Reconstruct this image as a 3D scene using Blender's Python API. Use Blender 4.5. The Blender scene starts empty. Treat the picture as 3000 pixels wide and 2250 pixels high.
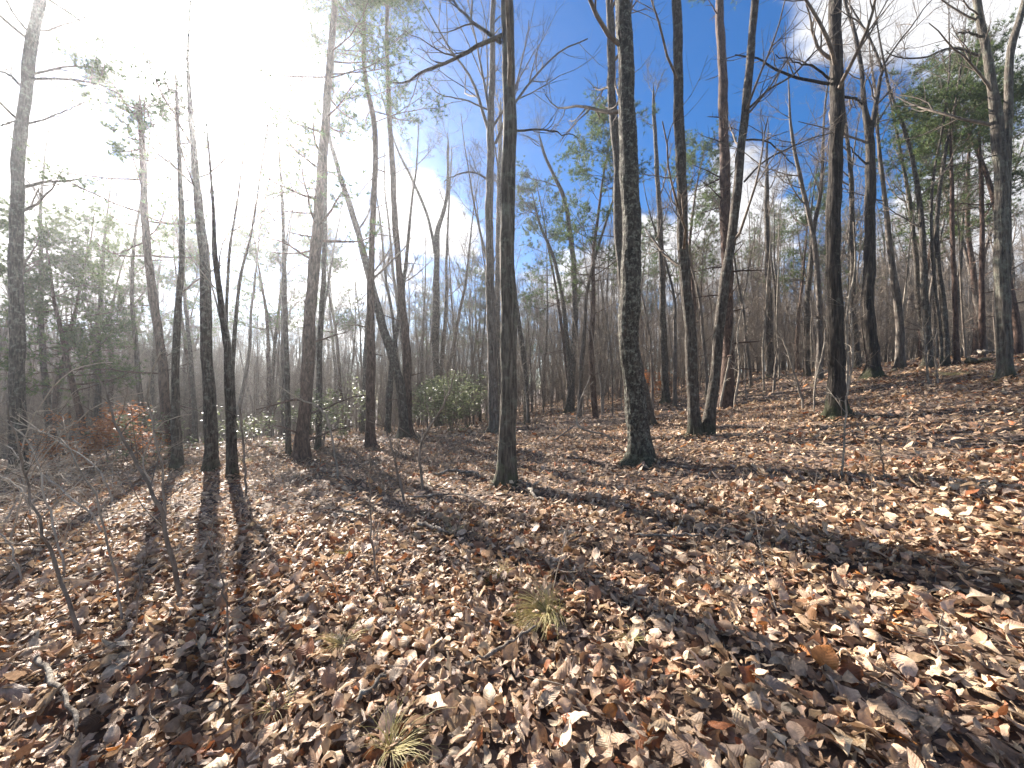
import bpy, math, random
import numpy as np
rng = np.random.default_rng(7)
WOOD_SEED = 2
SC = bpy.context.scene
COL = SC.collection
R = math.radians

# ------------------------------------------------------------------ camera, world, sun, exposure
FPX = 1127.0                    # focal length in pixels of the 3000 px wide photograph
CX, CY = 1500.0, 1125.0
PITCH = math.atan(21 / FPX)     # slightly upwards
EYE = 1.6

def ray(u, v):
    a, b = (u - CX) / FPX, (CY - v) / FPX
    cp, sp = math.cos(PITCH), math.sin(PITCH)
    d = np.array([a, cp - sp * b, sp + cp * b])
    return d / np.linalg.norm(d)

cam_data = bpy.data.cameras.new("camera")
cam_data.sensor_width = 36
cam_data.lens = 36 * FPX / 3000
cam_data.clip_start, cam_data.clip_end = 0.05, 3000
camera = bpy.data.objects.new("camera", cam_data)
COL.objects.link(camera)
camera.location = (0, 0, EYE)
camera.rotation_euler = (R(90) + PITCH, 0, 0)
SC.camera = camera

SUN = ray(597, 268)
SUN_EL = math.asin(SUN[2])
SUN_AZ = math.atan2(SUN[0], SUN[1])          # from +Y towards +X

sun_data = bpy.data.lights.new("sun", 'SUN')
sun_data.energy = 5.0
sun_data.angle = R(0.5)
sun_data.color = (1.0, 0.92, 0.825)
sun = bpy.data.objects.new("sun", sun_data)
COL.objects.link(sun)
sun.location = (-20, 25, 30)
from mathutils import Vector
sun.rotation_euler = Vector(SUN.tolist()).to_track_quat('Z', 'Y').to_euler()

world = bpy.data.worlds.new("World")
SC.world = world
world.use_nodes = True
WN, WL = world.node_tree.nodes, world.node_tree.links

def build_sky():
    WN.clear()
    def N(t, **k):
        n = WN.new(t)
        for a, b in k.items():
            setattr(n, a, b)
        return n
    def M(op, a, b=None, c=None):
        n = N('ShaderNodeMath', operation=op)
        for i, s in enumerate((a, b, c)):
            if s is None: continue
            if isinstance(s, (int, float)): n.inputs[i].default_value = s
            else: WL.new(s, n.inputs[i])
        return n.outputs[0]
    out = N('ShaderNodeOutputWorld')
    bg = N('ShaderNodeBackground')
    bg.inputs['Strength'].default_value = 0.05
    sky = N('ShaderNodeTexSky', sky_type='NISHITA', sun_disc=False)
    sky.sun_elevation = SUN_EL
    sky.sun_rotation = SUN_AZ
    sky.air_density, sky.dust_density, sky.ozone_density = 1.0, 0.06, 1.8
    sky.altitude = 300
    tc = N('ShaderNodeTexCoord')
    sep = N('ShaderNodeSeparateXYZ'); WL.new(tc.outputs['Generated'], sep.inputs[0])
    zz = M('MAXIMUM', M('ADD', sep.outputs[2], 0.16), 0.03)
    comb = N('ShaderNodeCombineXYZ')
    WL.new(M('DIVIDE', sep.outputs[0], zz), comb.inputs[0])
    WL.new(M('DIVIDE', sep.outputs[1], zz), comb.inputs[1])
    n1 = N('ShaderNodeTexNoise'); n1.inputs['Scale'].default_value = 1.15
    n1.inputs['Detail'].default_value = 9; n1.inputs['Roughness'].default_value = 0.56
    n1.inputs['Distortion'].default_value = 0.25
    WL.new(comb.outputs[0], n1.inputs['Vector'])
    val = n1.outputs[0]
    # cloud banks where the photograph shows them, open blue between
    def dot(u, v):
        d = ray(u, v)
        n = N('ShaderNodeVectorMath', operation='DOT_PRODUCT')
        WL.new(tc.outputs['Generated'], n.inputs[0]); n.inputs[1].default_value = d.tolist()
        return n.outputs['Value']
    def blob(u, v, deg, amt):
        nonlocal val
        m = N('ShaderNodeMapRange', interpolation_type='SMOOTHSTEP')
        WL.new(dot(u, v), m.inputs[0])
        m.inputs[1].default_value = math.cos(R(deg)); m.inputs[2].default_value = 1.0
        m.inputs[3].default_value = 0; m.inputs[4].default_value = amt
        val = M('ADD', val, m.outputs[0])
    puff = N('ShaderNodeTexNoise'); puff.inputs['Scale'].default_value = 6.5
    puff.inputs['Detail'].default_value = 5
    WL.new(comb.outputs[0], puff.inputs['Vector'])
    val = M('ADD', val, M('MULTIPLY', M('SUBTRACT', puff.outputs[0], 0.5), 0.28))
    for b in CLOUDS:
        blob(*b)
    mask = N('ShaderNodeMapRange', interpolation_type='SMOOTHSTEP')
    WL.new(val, mask.inputs[0])
    mask.inputs[1].default_value = 0.51; mask.inputs[2].default_value = 0.63
    # sunlight scattered forward by the cloud droplets: brighter towards the sun
    ds = N('ShaderNodeVectorMath', operation='DOT_PRODUCT')
    WL.new(tc.outputs['Generated'], ds.inputs[0]); ds.inputs[1].default_value = SUN.tolist()
    ds = M('MAXIMUM', ds.outputs['Value'], 0.0)
    glow = M('MULTIPLY', M('POWER', ds, 160.0), 120.0)
    glow = M('ADD', glow, M('MULTIPLY', M('POWER', ds, 12.0), 2.5))
    n2 = N('ShaderNodeTexNoise'); n2.inputs['Scale'].default_value = 3.0
    n2.inputs['Detail'].default_value = 7
    WL.new(comb.outputs[0], n2.inputs['Vector'])
    cb = M('ADD', M('MULTIPLY', n2.outputs[0], 6.5), 2.4)
    cb = M('ADD', cb, glow)
    cc = N('ShaderNodeVectorMath', operation='SCALE'); cc.inputs[0].default_value = (1.0, 1.0, 1.02)
    WL.new(cb, cc.inputs['Scale'])
    mix = N('ShaderNodeMix', data_type='RGBA')
    above = N('ShaderNodeMapRange', interpolation_type='SMOOTHSTEP')
    WL.new(sep.outputs[2], above.inputs[0]); above.inputs[1].default_value = 0.0; above.inputs[2].default_value = 0.06
    WL.new(M('MULTIPLY', mask.outputs[0], above.outputs[0]), mix.inputs[0])
    hsv = N('ShaderNodeHueSaturation'); hsv.inputs['Saturation'].default_value = 1.5; hsv.inputs['Value'].default_value = 0.84; hsv.inputs['Hue'].default_value = 0.507
    WL.new(sky.outputs[0], hsv.inputs['Color'])
    WL.new(hsv.outputs[0], mix.inputs[6]); WL.new(cc.outputs[0], mix.inputs[7])
    WL.new(mix.outputs[2], bg.inputs['Color'])
    WL.new(bg.outputs[0], out.inputs['Surface'])

CLOUDS = [  # (u, v, radius in degrees, amount)
    (590, 250, 9, 0.26), (120, 620, 12, 0.22), (1290, 620, 12, 0.12), (1180, 500, 9, 0.08), (1000, 800, 12, 0.05), (800, 560, 12, -0.10), (1250, 150, 14, -0.16),
    (1750, 760, 11, 0.20), (2050, 640, 12, 0.19), (2600, 100, 26, 0.14), (2950, 60, 16, 0.12), (2250, 560, 10, 0.18), (2820, 700, 10, 0.16), (60, 600, 14, 0.10),
    (1650, 250, 24, -0.26), (2500, 480, 14, -0.18), (2050, 300, 14, -0.16), (300, 480, 9, -0.22), (1450, 480, 9, -0.10),
]
build_sky()

SC.view_settings.view_transform = 'Standard'
SC.view_settings.look = 'None'
SC.view_settings.exposure = 2.1
SC.view_settings.gamma = 1.0
SC.view_settings.use_curve_mapping = False
SC.render.engine = 'CYCLES'
CY_ = SC.cycles
CY_.use_denoising = True
CY_.max_bounces = 4
CY_.diffuse_bounces = 2
CY_.glossy_bounces = 1
CY_.transmission_bounces = 2
CY_.volume_bounces = 0
CY_.transparent_max_bounces = 4
CY_.caustics_reflective = False
CY_.caustics_refractive = False

# ------------------------------------------------------------------ materials
def material(name):
    m = bpy.data.materials.new(name)
    m.use_nodes = True
    nt = m.node_tree
    nt.nodes.clear()
    o = nt.nodes.new('ShaderNodeOutputMaterial')
    return m, nt, o

def node(nt, t, ins=None, **k):
    n = nt.nodes.new(t)
    for a, b in k.items():
        setattr(n, a, b)
    for a, b in (ins or {}).items():
        if isinstance(b, bpy.types.NodeSocket): nt.links.new(b, n.inputs[a])
        else: n.inputs[a].default_value = b
    return n

def ramp(nt, fac, stops):
    n = nt.nodes.new('ShaderNodeValToRGB')
    e = n.color_ramp.elements
    while len(e) < len(stops): e.new(0.5)
    for i, (p, c) in enumerate(stops):
        e[i].position = p
        e[i].color = (*c, 1) if len(c) == 3 else c
    nt.links.new(fac, n.inputs[0])
    return n.outputs[0]

def bark(name, dark, mid, light, lichen, lich_amt, moss=0.0, squash=0.16, scale=22.0, bump=0.9, coarse=7.0):
    m, nt, o = material(name)
    tc = node(nt, 'ShaderNodeTexCoord')
    oi = node(nt, 'ShaderNodeObjectInfo')
    off = node(nt, 'ShaderNodeVectorMath', {0: tc.outputs['Object'], 1: oi.outputs['Random']}, operation='ADD')
    mp = node(nt, 'ShaderNodeMapping', {'Vector': off.outputs[0], 'Scale': (1, 1, squash)})
    warp = node(nt, 'ShaderNodeTexNoise', {'Vector': mp.outputs[0], 'Scale': scale, 'Detail': 8.0, 'Roughness': 0.68, 'Distortion': 0.4})
    n2 = node(nt, 'ShaderNodeTexNoise', {'Vector': off.outputs[0], 'Scale': coarse, 'Detail': 6.0, 'Roughness': 0.7})
    n3 = node(nt, 'ShaderNodeTexNoise', {'Vector': off.outputs[0], 'Scale': 26.0, 'Detail': 4.0})
    c = ramp(nt, warp.outputs[0], [(0.36, dark), (0.50, mid), (0.66, light)])
    lm = ramp(nt, n2.outputs[0], [(0.60 - lich_amt, (0, 0, 0)), (0.72 - lich_amt, (1, 1, 1))])
    l3 = node(nt, 'ShaderNodeMath', {0: lm, 1: n3.outputs[0]}, operation='MULTIPLY')
    mx = node(nt, 'ShaderNodeMix', {0: l3.outputs[0], 6: c, 7: (*lichen, 1)}, data_type='RGBA')
    colour = mx.outputs[2]
    if moss > 0:
        sp = node(nt, 'ShaderNodeSeparateXYZ', {0: tc.outputs['Object']})
        h = node(nt, 'ShaderNodeMath', {0: n2.outputs[0], 1: 1.6, 2: -0.35}, operation='MULTIPLY_ADD')
        h2 = node(nt, 'ShaderNodeMath', {0: h.outputs[0], 1: sp.outputs[2]}, operation='SUBTRACT')
        mm = node(nt, 'ShaderNodeMath', {0: h2.outputs[0], 1: 2.2}, operation='MULTIPLY', use_clamp=True)
        m3 = node(nt, 'ShaderNodeMath', {0: mm.outputs[0], 1: moss}, operation='MULTIPLY')
        mx2 = node(nt, 'ShaderNodeMix', {0: m3.outputs[0], 6: colour, 7: (0.055, 0.062, 0.022, 1)}, data_type='RGBA')
        colour = mx2.outputs[2]
    b = node(nt, 'ShaderNodeBump', {'Height': warp.outputs[0], 'Strength': bump, 'Distance': 0.05})
    p = node(nt, 'ShaderNodeBsdfPrincipled', {'Base Color': colour, 'Roughness': 0.85, 'Normal': b.outputs[0]})
    p.inputs['Specular IOR Level'].default_value = 0.25
    nt.links.new(p.outputs[0], o.inputs[0])
    return m

def leafy(name, stops, trans=0.35, rough=0.6, attr=True, spec=0.3, vein=False):
    """leaf material: colour from a per-leaf attribute, light passes through"""
    m, nt, o = material(name)
    if attr:
        a = node(nt, 'ShaderNodeAttribute', attribute_name='col')
        colour = a.outputs['Color']
    else:
        oi = node(nt, 'ShaderNodeObjectInfo')
        g = node(nt, 'ShaderNodeNewGeometry')
        add = node(nt, 'ShaderNodeMath', {0: oi.outputs['Random'], 1: g.outputs['Random Per Island']}, operation='ADD')
        fr = node(nt, 'ShaderNodeMath', {0: add.outputs[0]}, operation='FRACT')
        colour = ramp(nt, fr.outputs[0], stops)
    tc = node(nt, 'ShaderNodeTexCoord')
    n = node(nt, 'ShaderNodeTexNoise', {'Vector': tc.outputs['Object'], 'Scale': 45.0, 'Detail': 4.0, 'Roughness': 0.65})
    k = node(nt, 'ShaderNodeMapRange', {0: n.outputs[0], 1: 0.3, 2: 0.7, 3: 0.62, 4: 1.22})
    mul = node(nt, 'ShaderNodeVectorMath', {0: colour, 'Scale': k.outputs[0]}, operation='SCALE')
    colour = mul.outputs[0]
    ins = {'Base Color': colour, 'Roughness': rough}
    if vein:
        uv = node(nt, 'ShaderNodeUVMap', uv_map='uv')
        s = node(nt, 'ShaderNodeSeparateXYZ', {0: uv.outputs[0]})
        ax = node(nt, 'ShaderNodeMath', {0: s.outputs[0], 1: 0.5}, operation='SUBTRACT')
        ab = node(nt, 'ShaderNodeMath', {0: ax.outputs[0]}, operation='ABSOLUTE')
        t = node(nt, 'ShaderNodeMath', {0: ab.outputs[0], 1: -0.55, 2: s.outputs[1]}, operation='MULTIPLY_ADD')
        w = node(nt, 'ShaderNodeMath', {0: t.outputs[0], 1: 62.0}, operation='MULTIPLY')
        sn = node(nt, 'ShaderNodeMath', {0: w.outputs[0]}, operation='SINE')
        mid = node(nt, 'ShaderNodeMapRange', {0: ab.outputs[0], 1: 0.0, 2: 0.04, 3: -1.5, 4: 0.0})
        hh = node(nt, 'ShaderNodeMath', {0: sn.outputs[0], 1: mid.outputs[0]}, operation='ADD')
        h3 = node(nt, 'ShaderNodeMath', {0: n.outputs[0], 1: 3.0, 2: hh.outputs[0]}, operation='MULTIPLY_ADD')
        bp = node(nt, 'ShaderNodeBump', {'Height': h3.outputs[0], 'Strength': 0.3, 'Distance': 0.002})
        ins['Normal'] = bp.outputs[0]
    p = node(nt, 'ShaderNodeBsdfPrincipled', ins)
    p.inputs['Specular IOR Level'].default_value = spec
    tr = node(nt, 'ShaderNodeBsdfTranslucent', {'Color': colour})
    mx = node(nt, 'ShaderNodeMixShader', {0: trans, 1: p.outputs[0], 2: tr.outputs[0]})
    nt.links.new(mx.outputs[0], o.inputs[0])
    return m

M_OAK = bark('oak_bark', (0.018, 0.014, 0.011), (0.07, 0.055, 0.043), (0.17, 0.14, 0.112), (0.27, 0.27, 0.225), 0.09, moss=0.6, scale=30, squash=0.14, coarse=9, bump=1.0)
M_GREY = bark('grey_bark', (0.028, 0.023, 0.018), (0.10, 0.083, 0.066), (0.20, 0.175, 0.14), (0.24, 0.25, 0.19), 0.10, moss=0.75, scale=24, squash=0.10, coarse=5)
M_LICHEN = bark('lichen_bark', (0.016, 0.013, 0.010), (0.06, 0.05, 0.04), (0.14, 0.12, 0.095), (0.34, 0.34, 0.27), 0.11, moss=0.5, scale=26, squash=0.22, coarse=13, bump=1.2)
M_DARK = bark('dark_bark', (0.011, 0.009, 0.007), (0.042, 0.033, 0.026), (0.115, 0.092, 0.072), (0.20, 0.20, 0.15), 0.03, moss=0.8, scale=18, squash=0.11, coarse=6, bump=1.3)
M_PALE = bark('pale_bark', (0.04, 0.031, 0.025), (0.13, 0.105, 0.085), (0.25, 0.21, 0.175), (0.30, 0.31, 0.27), 0.06, moss=0.4, scale=16, bump=0.6)
M_PINE = bark('pine_bark', (0.025, 0.014, 0.010), (0.095, 0.058, 0.042), (0.19, 0.125, 0.095), (0.21, 0.19, 0.16), 0.0, squash=0.3, scale=16)
M_TWIG = bark('twig_bark', (0.09, 0.07, 0.055), (0.18, 0.145, 0.115), (0.28, 0.235, 0.19), (0.26, 0.25, 0.22), 0.0, scale=9, bump=0.2, squash=0.5)
M_SAP = bark('sapling_bark', (0.14, 0.115, 0.09), (0.26, 0.22, 0.175), (0.40, 0.35, 0.285), (0.34, 0.34, 0.30), 0.02, scale=9, bump=0.2, squash=0.5)
M_WHIP = bark('pale_twig_bark', (0.24, 0.20, 0.155), (0.36, 0.31, 0.25), (0.48, 0.43, 0.36), (0.45, 0.45, 0.40), 0.02, scale=9, bump=0.2, squash=0.5)
M_STICK = bark('weathered_wood', (0.07, 0.055, 0.042), (0.20, 0.165, 0.13), (0.40, 0.355, 0.29), (0.42, 0.41, 0.34), 0.06, scale=14, squash=0.8)
M_LEAF = leafy('dead_leaf', None, trans=0.22, rough=0.5, spec=0.4, vein=True)
M_LITTER = leafy('leaf_litter', None, trans=0.20, rough=0.6, spec=0.3)
M_NEEDLE = leafy('pine_needle', [(0, (0.05, 0.09, 0.032)), (0.5, (0.10, 0.15, 0.05)), (1, (0.19, 0.225, 0.08))], trans=0.45, attr=False)
M_HOLLY = leafy('evergreen_leaf', [(0, (0.10, 0.13, 0.06)), (0.5, (0.19, 0.22, 0.11)), (1, (0.34, 0.36, 0.20))], trans=0.42, rough=0.42, attr=False, spec=0.45)
M_COPPER = leafy('copper_leaf', [(0, (0.40, 0.13, 0.04)), (0.5, (0.52, 0.21, 0.07)), (1, (0.56, 0.31, 0.15))], trans=0.58, attr=False)
M_GRASS = leafy('dry_grass', [(0, (0.52, 0.49, 0.20)), (0.5, (0.68, 0.59, 0.32)), (1, (0.75, 0.65, 0.44))], trans=0.45, attr=False)

def ground_material():
    m, nt, o = material('forest_floor')
    tc = node(nt, 'ShaderNodeTexCoord')
    v = node(nt, 'ShaderNodeTexVoronoi', {'Vector': tc.outputs['Object'], 'Scale': 9.0, 'Randomness': 1.0})
    n = node(nt, 'ShaderNodeTexNoise', {'Vector': tc.outputs['Object'], 'Scale': 4.0, 'Detail': 9.0, 'Roughness': 0.7})
    hs = node(nt, 'ShaderNodeSeparateColor', {0: v.outputs['Color']})
    c = ramp(nt, hs.outputs[0], [(0.0, (0.05, 0.03, 0.02)), (0.35, (0.14, 0.08, 0.05)), (0.7, (0.24, 0.16, 0.11)), (1.0, (0.33, 0.25, 0.18))])
    mx = node(nt, 'ShaderNodeMix', {0: n.outputs[0], 6: c, 7: (0.045, 0.03, 0.022, 1)}, data_type='RGBA')
    h = node(nt, 'ShaderNodeMath', {0: v.outputs['Distance'], 1: n.outputs[0]}, operation='ADD')
    b = node(nt, 'ShaderNodeBump', {'Height': h.outputs[0], 'Strength': 1.0, 'Distance': 0.06})
    p = node(nt, 'ShaderNodeBsdfPrincipled', {'Base Color': mx.outputs[2], 'Roughness': 0.9, 'Normal': b.outputs[0]})
    nt.links.new(p.outputs[0], o.inputs[0])
    return m
M_GROUND = ground_material()

# ------------------------------------------------------------------ mesh helpers
def unit(v):
    return v / np.maximum(np.linalg.norm(v, axis=-1, keepdims=True), 1e-9)

class Geo:
    """collects vertices and faces, becomes one mesh"""
    def __init__(s):
        s.v, s.f, s.n, s.c, s.uv = [], [], 0, [], []
    def add(s, v, f, col=None):
        s.v.append(np.asarray(v, float).reshape(-1, 3)); s.f.append((np.asarray(f) + s.n)); s.n += len(s.v[-1])
        if col is not None: s.c.append(col)
    def tubes(s, P, Rr, sides):
        """P (N,n,3) centre lines, Rr (N,n) radii -> N tubes"""
        P = np.asarray(P, float); Rr = np.asarray(Rr, float)
        if P.ndim == 2: P, Rr = P[None], Rr[None]
        N, n, _ = P.shape
        if N == 0: return
        T = unit(np.gradient(P, axis=1))
        mean = unit(P[:, -1] - P[:, 0])
        ref = np.where(np.abs(mean[:, 2:3]) < 0.8, np.array([[0, 0, 1.]]), np.array([[1., 0, 0]]))[:, None, :]
        A = unit(np.cross(T, np.broadcast_to(ref, T.shape)))
        B = np.cross(T, A)
        ang = np.arange(sides) * 2 * math.pi / sides
        V = P[:, :, None] + Rr[:, :, None, None] * (np.cos(ang)[None, None, :, None] * A[:, :, None] + np.sin(ang)[None, None, :, None] * B[:, :, None])
        i = np.arange(n - 1)[:, None] * sides
        j = np.arange(sides)[None]; j2 = (j + 1) % sides
        q = np.stack([i + j, i + j2, i + sides + j2, i + sides + j], -1).reshape(-1, 4)
        q = (q[None] + (np.arange(N) * n * sides)[:, None, None]).reshape(-1, 4)
        s.add(V.reshape(-1, 3), q)
    def build(s, name, mat, parent=None, smooth=True, origin=None, uv=None):
        me = bpy.data.meshes.new(name)
        V = np.concatenate(s.v) if s.v else np.zeros((0, 3))
        if origin is not None: V = V - np.asarray(origin)
        quads = [f for f in s.f if f.shape[1] == 4]; tris = [f for f in s.f if f.shape[1] == 3]
        q = np.concatenate(quads) if quads else np.zeros((0, 4), int)
        t = np.concatenate(tris) if tris else np.zeros((0, 3), int)
        me.vertices.add(len(V)); me.vertices.foreach_set('co', V.astype(np.float32).ravel())
        me.loops.add(len(q) * 4 + len(t) * 3)
        me.loops.foreach_set('vertex_index', np.concatenate([q.ravel(), t.ravel()]).astype(np.int32))
        me.polygons.add(len(q) + len(t))
        me.polygons.foreach_set('loop_start', np.concatenate([np.arange(len(q)) * 4, len(q) * 4 + np.arange(len(t)) * 3]).astype(np.int32))
        me.polygons.foreach_set('use_smooth', np.full(len(q) + len(t), smooth))
        if s.c:
            a = me.attributes.new('col', 'FLOAT_COLOR', 'POINT')
            C = np.concatenate(s.c); C = np.concatenate([C, np.ones((len(C), 1))], 1)
            a.data.foreach_set('color', C.astype(np.float32).ravel())
        if uv is not None:
            l = me.uv_layers.new(name='uv')
            idx = np.concatenate([q.ravel(), t.ravel()])
            l.data.foreach_set('uv', uv[idx].astype(np.float32).ravel())
        me.update(calc_edges=True)
        me.materials.append(mat)
        o = bpy.data.objects.new(name, me)
        COL.objects.link(o)
        if parent is not None: o.parent = parent
        return o

def tag(o, label, cat=None, group=None, kind=None):
    if label: o['label'] = label
    if cat: o['category'] = cat
    if group: o['group'] = group
    if kind: o['kind'] = kind
    return o

def empty(name, loc, label, cat, group=None):
    o = bpy.data.objects.new(name, None)
    COL.objects.link(o)
    o.location = [float(a) for a in loc]
    o.empty_display_size = 0.2
    return tag(o, label, cat, group)

def copy_tree(root, loc, rz, sc, label=None, group=None, tilt=(0, 0)):
    c = root.copy(); COL.objects.link(c)
    c.location = [float(a) for a in loc]; c.rotation_euler = (tilt[0], tilt[1], rz); c.scale = (sc, sc, sc)
    if label: c['label'] = label
    if group: c['group'] = group
    for ch in root.children:
        d = ch.copy(); COL.objects.link(d); d.parent = c
    return c

# ------------------------------------------------------------------ terrain
_tx = np.linspace(-320, 320, 6401)
_tz = np.interp(_tx, [-320, -60, -25, -12, 0, 2, 8, 12, 18, 25, 40, 80, 320], [-9, -4.5, -1.7, -0.56, 0, 0.17, 0.95, 1.9, 2.9, 3.4, 3.8, 4.2, 5])
_k = np.exp(-np.linspace(-2.5, 2.5, 41) ** 2); _k /= _k.sum()
_tz = np.convolve(np.pad(_tz, 20, mode='edge'), _k, mode='valid')

def gz(x, y):
    x = np.asarray(x, float); y = np.asarray(y, float)
    z = np.interp(x, _tx, _tz)
    left = 1 / (1 + np.exp((x + 3) / 2.5))
    z = z - left * 0.055 * np.maximum(0, np.minimum(y, 60) - 14) * np.clip((y - 14) / 8, 0, 1)
    z = z + 0.035 * np.sin(1.3 * x + 0.7 * y) * np.sin(0.9 * y - 0.5 * x) + 0.02 * np.sin(3.1 * x - 1.9 * y + 1) + 0.015 * np.sin(4.3 * y + 2.2 * x)
    return z
Z0 = float(gz(0, 0))
camera.location.z = EYE + Z0

def ground_hit(u, v):
    d = ray(u, v); o = np.array([0, 0, EYE + Z0])
    t = np.arange(0.5, 120, 0.02)
    P = o + d * t[:, None]
    below = P[:, 2] < gz(P[:, 0], P[:, 1])
    i = int(np.argmax(below)) if below.any() else len(t) - 1
    if not below.any(): print('NO HIT', u, v)
    return P[i]

def at_depth(u, v, Y):
    d = ray(u, v)
    return np.array([0, 0, EYE + Z0]) + d * (Y / d[1])

def build_ground():
    s = np.sinh(np.linspace(-1, 1, 151) * 4.6); xs = s / s[-1] * 320
    t = np.linspace(0, 1, 181); ys = -40 + 0 * t
    ys = np.sign(t - 0.12) * (np.sinh(np.abs(t - 0.12) * 5.6)); ys = ys / ys[-1] * 320
    X, Y = np.meshgrid(xs, ys)
    V = np.stack([X, Y, gz(X, Y)], -1).reshape(-1, 3)
    nx, ny = len(xs), len(ys)
    i = (np.arange(ny - 1)[:, None] * nx + np.arange(nx - 1)[None])
    f = np.stack([i, i + 1, i + nx + 1, i + nx], -1).reshape(-1, 4)
    g = Geo(); g.add(V, f)
    return tag(g.build('ground', M_GROUND), 'forest floor of dark soil under fallen leaves', None, None, 'structure')
GROUND = build_ground()

# ------------------------------------------------------------------ trees
def resample(P, Rr, n):
    P = np.asarray(P, float); Rr = np.asarray(Rr, float)
    d = np.concatenate([[0], np.cumsum(np.linalg.norm(np.diff(P, axis=0), axis=1))])
    # smooth curve through the points (Catmull-Rom on the arc length)
    m = len(P)
    tt = np.linspace(0, d[-1], n)
    tang = np.gradient(P, d, axis=0) if m > 2 else np.repeat((P[1:] - P[:-1]) / d[-1], 2, 0)
    i = np.clip(np.searchsorted(d, tt, side='right') - 1, 0, m - 2)
    h = (d[i + 1] - d[i])[:, None]; s = ((tt - d[i])[:, None]) / h
    Q = (2 * s**3 - 3 * s**2 + 1) * P[i] + (s**3 - 2 * s**2 + s) * h * tang[i] + (-2 * s**3 + 3 * s**2) * P[i + 1] + (s**3 - s**2) * h * tang[i + 1]
    return Q, np.interp(tt, d, Rr)

def sprout(P, Rr, k, t0, t1, ang, lr, rr, n, wob, up, minr=0.003, absl=None, taper=0.3):
    """k side branches on each of N parents; returns (P, R) of the N*k children"""
    P = np.asarray(P, float); Rr = np.asarray(Rr, float)
    if P.ndim == 2: P, Rr = P[None], Rr[None]
    N, m, _ = P.shape
    L = np.linalg.norm(np.diff(P, axis=1), axis=2).sum(1)
    t = rng.uniform(t0, t1, (N, k)) * (m - 1)
    i = np.clip(t.astype(int), 0, m - 2); s = (t - i)[..., None]
    a = np.arange(N)[:, None]
    p0 = P[a, i] * (1 - s) + P[a, i + 1] * s
    r0 = (Rr[a, i] * (1 - s[..., 0]) + Rr[a, i + 1] * s[..., 0])
    T = unit(P[a, i + 1] - P[a, i])
    rnd = rng.normal(size=T.shape)
    perp = unit(rnd - (rnd * T).sum(-1, keepdims=True) * T)
    an = np.radians(rng.uniform(ang[0], ang[1], (N, k, 1)))
    D = (np.cos(an) * T + np.sin(an) * perp).reshape(-1, 3)
    base = absl if absl is not None else (L[:, None] * lr)
    ln = (base * (1.15 - 0.55 * t / (m - 1)) * rng.uniform(0.6, 1.35, (N, k))).reshape(-1)
    r0 = np.maximum(r0 * rr * rng.uniform(0.75, 1.15, (N, k)), minr).reshape(-1)
    p = p0.reshape(-1, 3)
    out = [p]
    st = (ln / (n - 1))[:, None]
    for q in range(n - 1):
        p = p + unit(D) * st
        out.append(p)
        D = unit(D + wob * rng.normal(size=D.shape) + np.array([0, 0, up]))
    C = np.stack(out, 1)
    RR = r0[:, None] * np.linspace(1, taper, n)[None]
    return C, np.maximum(RR, minr * 0.7)

def trunk_tube(g, P, Rr, sides, step, flare=0.8, rough=0.05, seed=0):
    """a trunk with root flare, uneven outline and furrowed rings"""
    L = np.linalg.norm(np.diff(P, axis=0), axis=1).sum()
    n = max(8, int(L / step))
    # finer rings low down
    Q, q = resample(P, Rr, n)
    rs = np.random.default_rng(seed)
    h = np.linspace(0, L, n)
    # gentle sway
    ph = rs.uniform(0, 6.28, 4)
    amp = 0.10 * q
    Q = Q + np.stack([amp * np.sin(h * 1.7 + ph[0]) + 0.6 * amp * np.sin(h * 4.1 + ph[2]), amp * np.cos(h * 1.9 + ph[1]) * 0.6, 0 * h], 1)
    ang = np.arange(sides) * 2 * math.pi / sides
    T = unit(np.gradient(Q, axis=0))
    A = unit(np.cross(T, np.array([0, 1., 0.]))); B = np.cross(T, A)
    lob = 1 + 0.35 * np.sin(ang * 4 + ph[3]) + 0.25 * np.sin(ang * 3 + ph[1])
    fl = flare * np.exp(-np.maximum(h - 0.18, 0) / (0.42 * q[0] * 2 + 0.05))
    fur = np.zeros((n, sides))
    for k in range(5):
        fq = rs.integers(5, max(6, sides // 2)); fur += np.sin(ang[None] * fq + rs.uniform(0, 6.28) + 1.2 * np.sin(h[:, None] * rs.uniform(1.5, 6) + rs.uniform(0, 6.28)))
    fur = fur / 5 + rs.normal(size=(n, sides)) * 0.35
    swell = 0.04 * np.sin(h * 2.3 + ph[2]) + 0.03 * np.sin(h * 6.7 + ph[0])
    rad = q[:, None] * (1 + rough * fur + swell[:, None]) * (1 + fl[:, None] * lob[None])
    V = Q[:, None] + rad[..., None] * (np.cos(ang)[None, :, None] * A[:, None] + np.sin(ang)[None, :, None] * B[:, None])
    i = np.arange(n - 1)[:, None] * sides; j = np.arange(sides)[None]; j2 = (j + 1) % sides
    f = np.stack([i + j, i + j2, i + sides + j2, i + sides + j], -1).reshape(-1, 4)
    g.add(V.reshape(-1, 3), f)
    return Q, q

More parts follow.
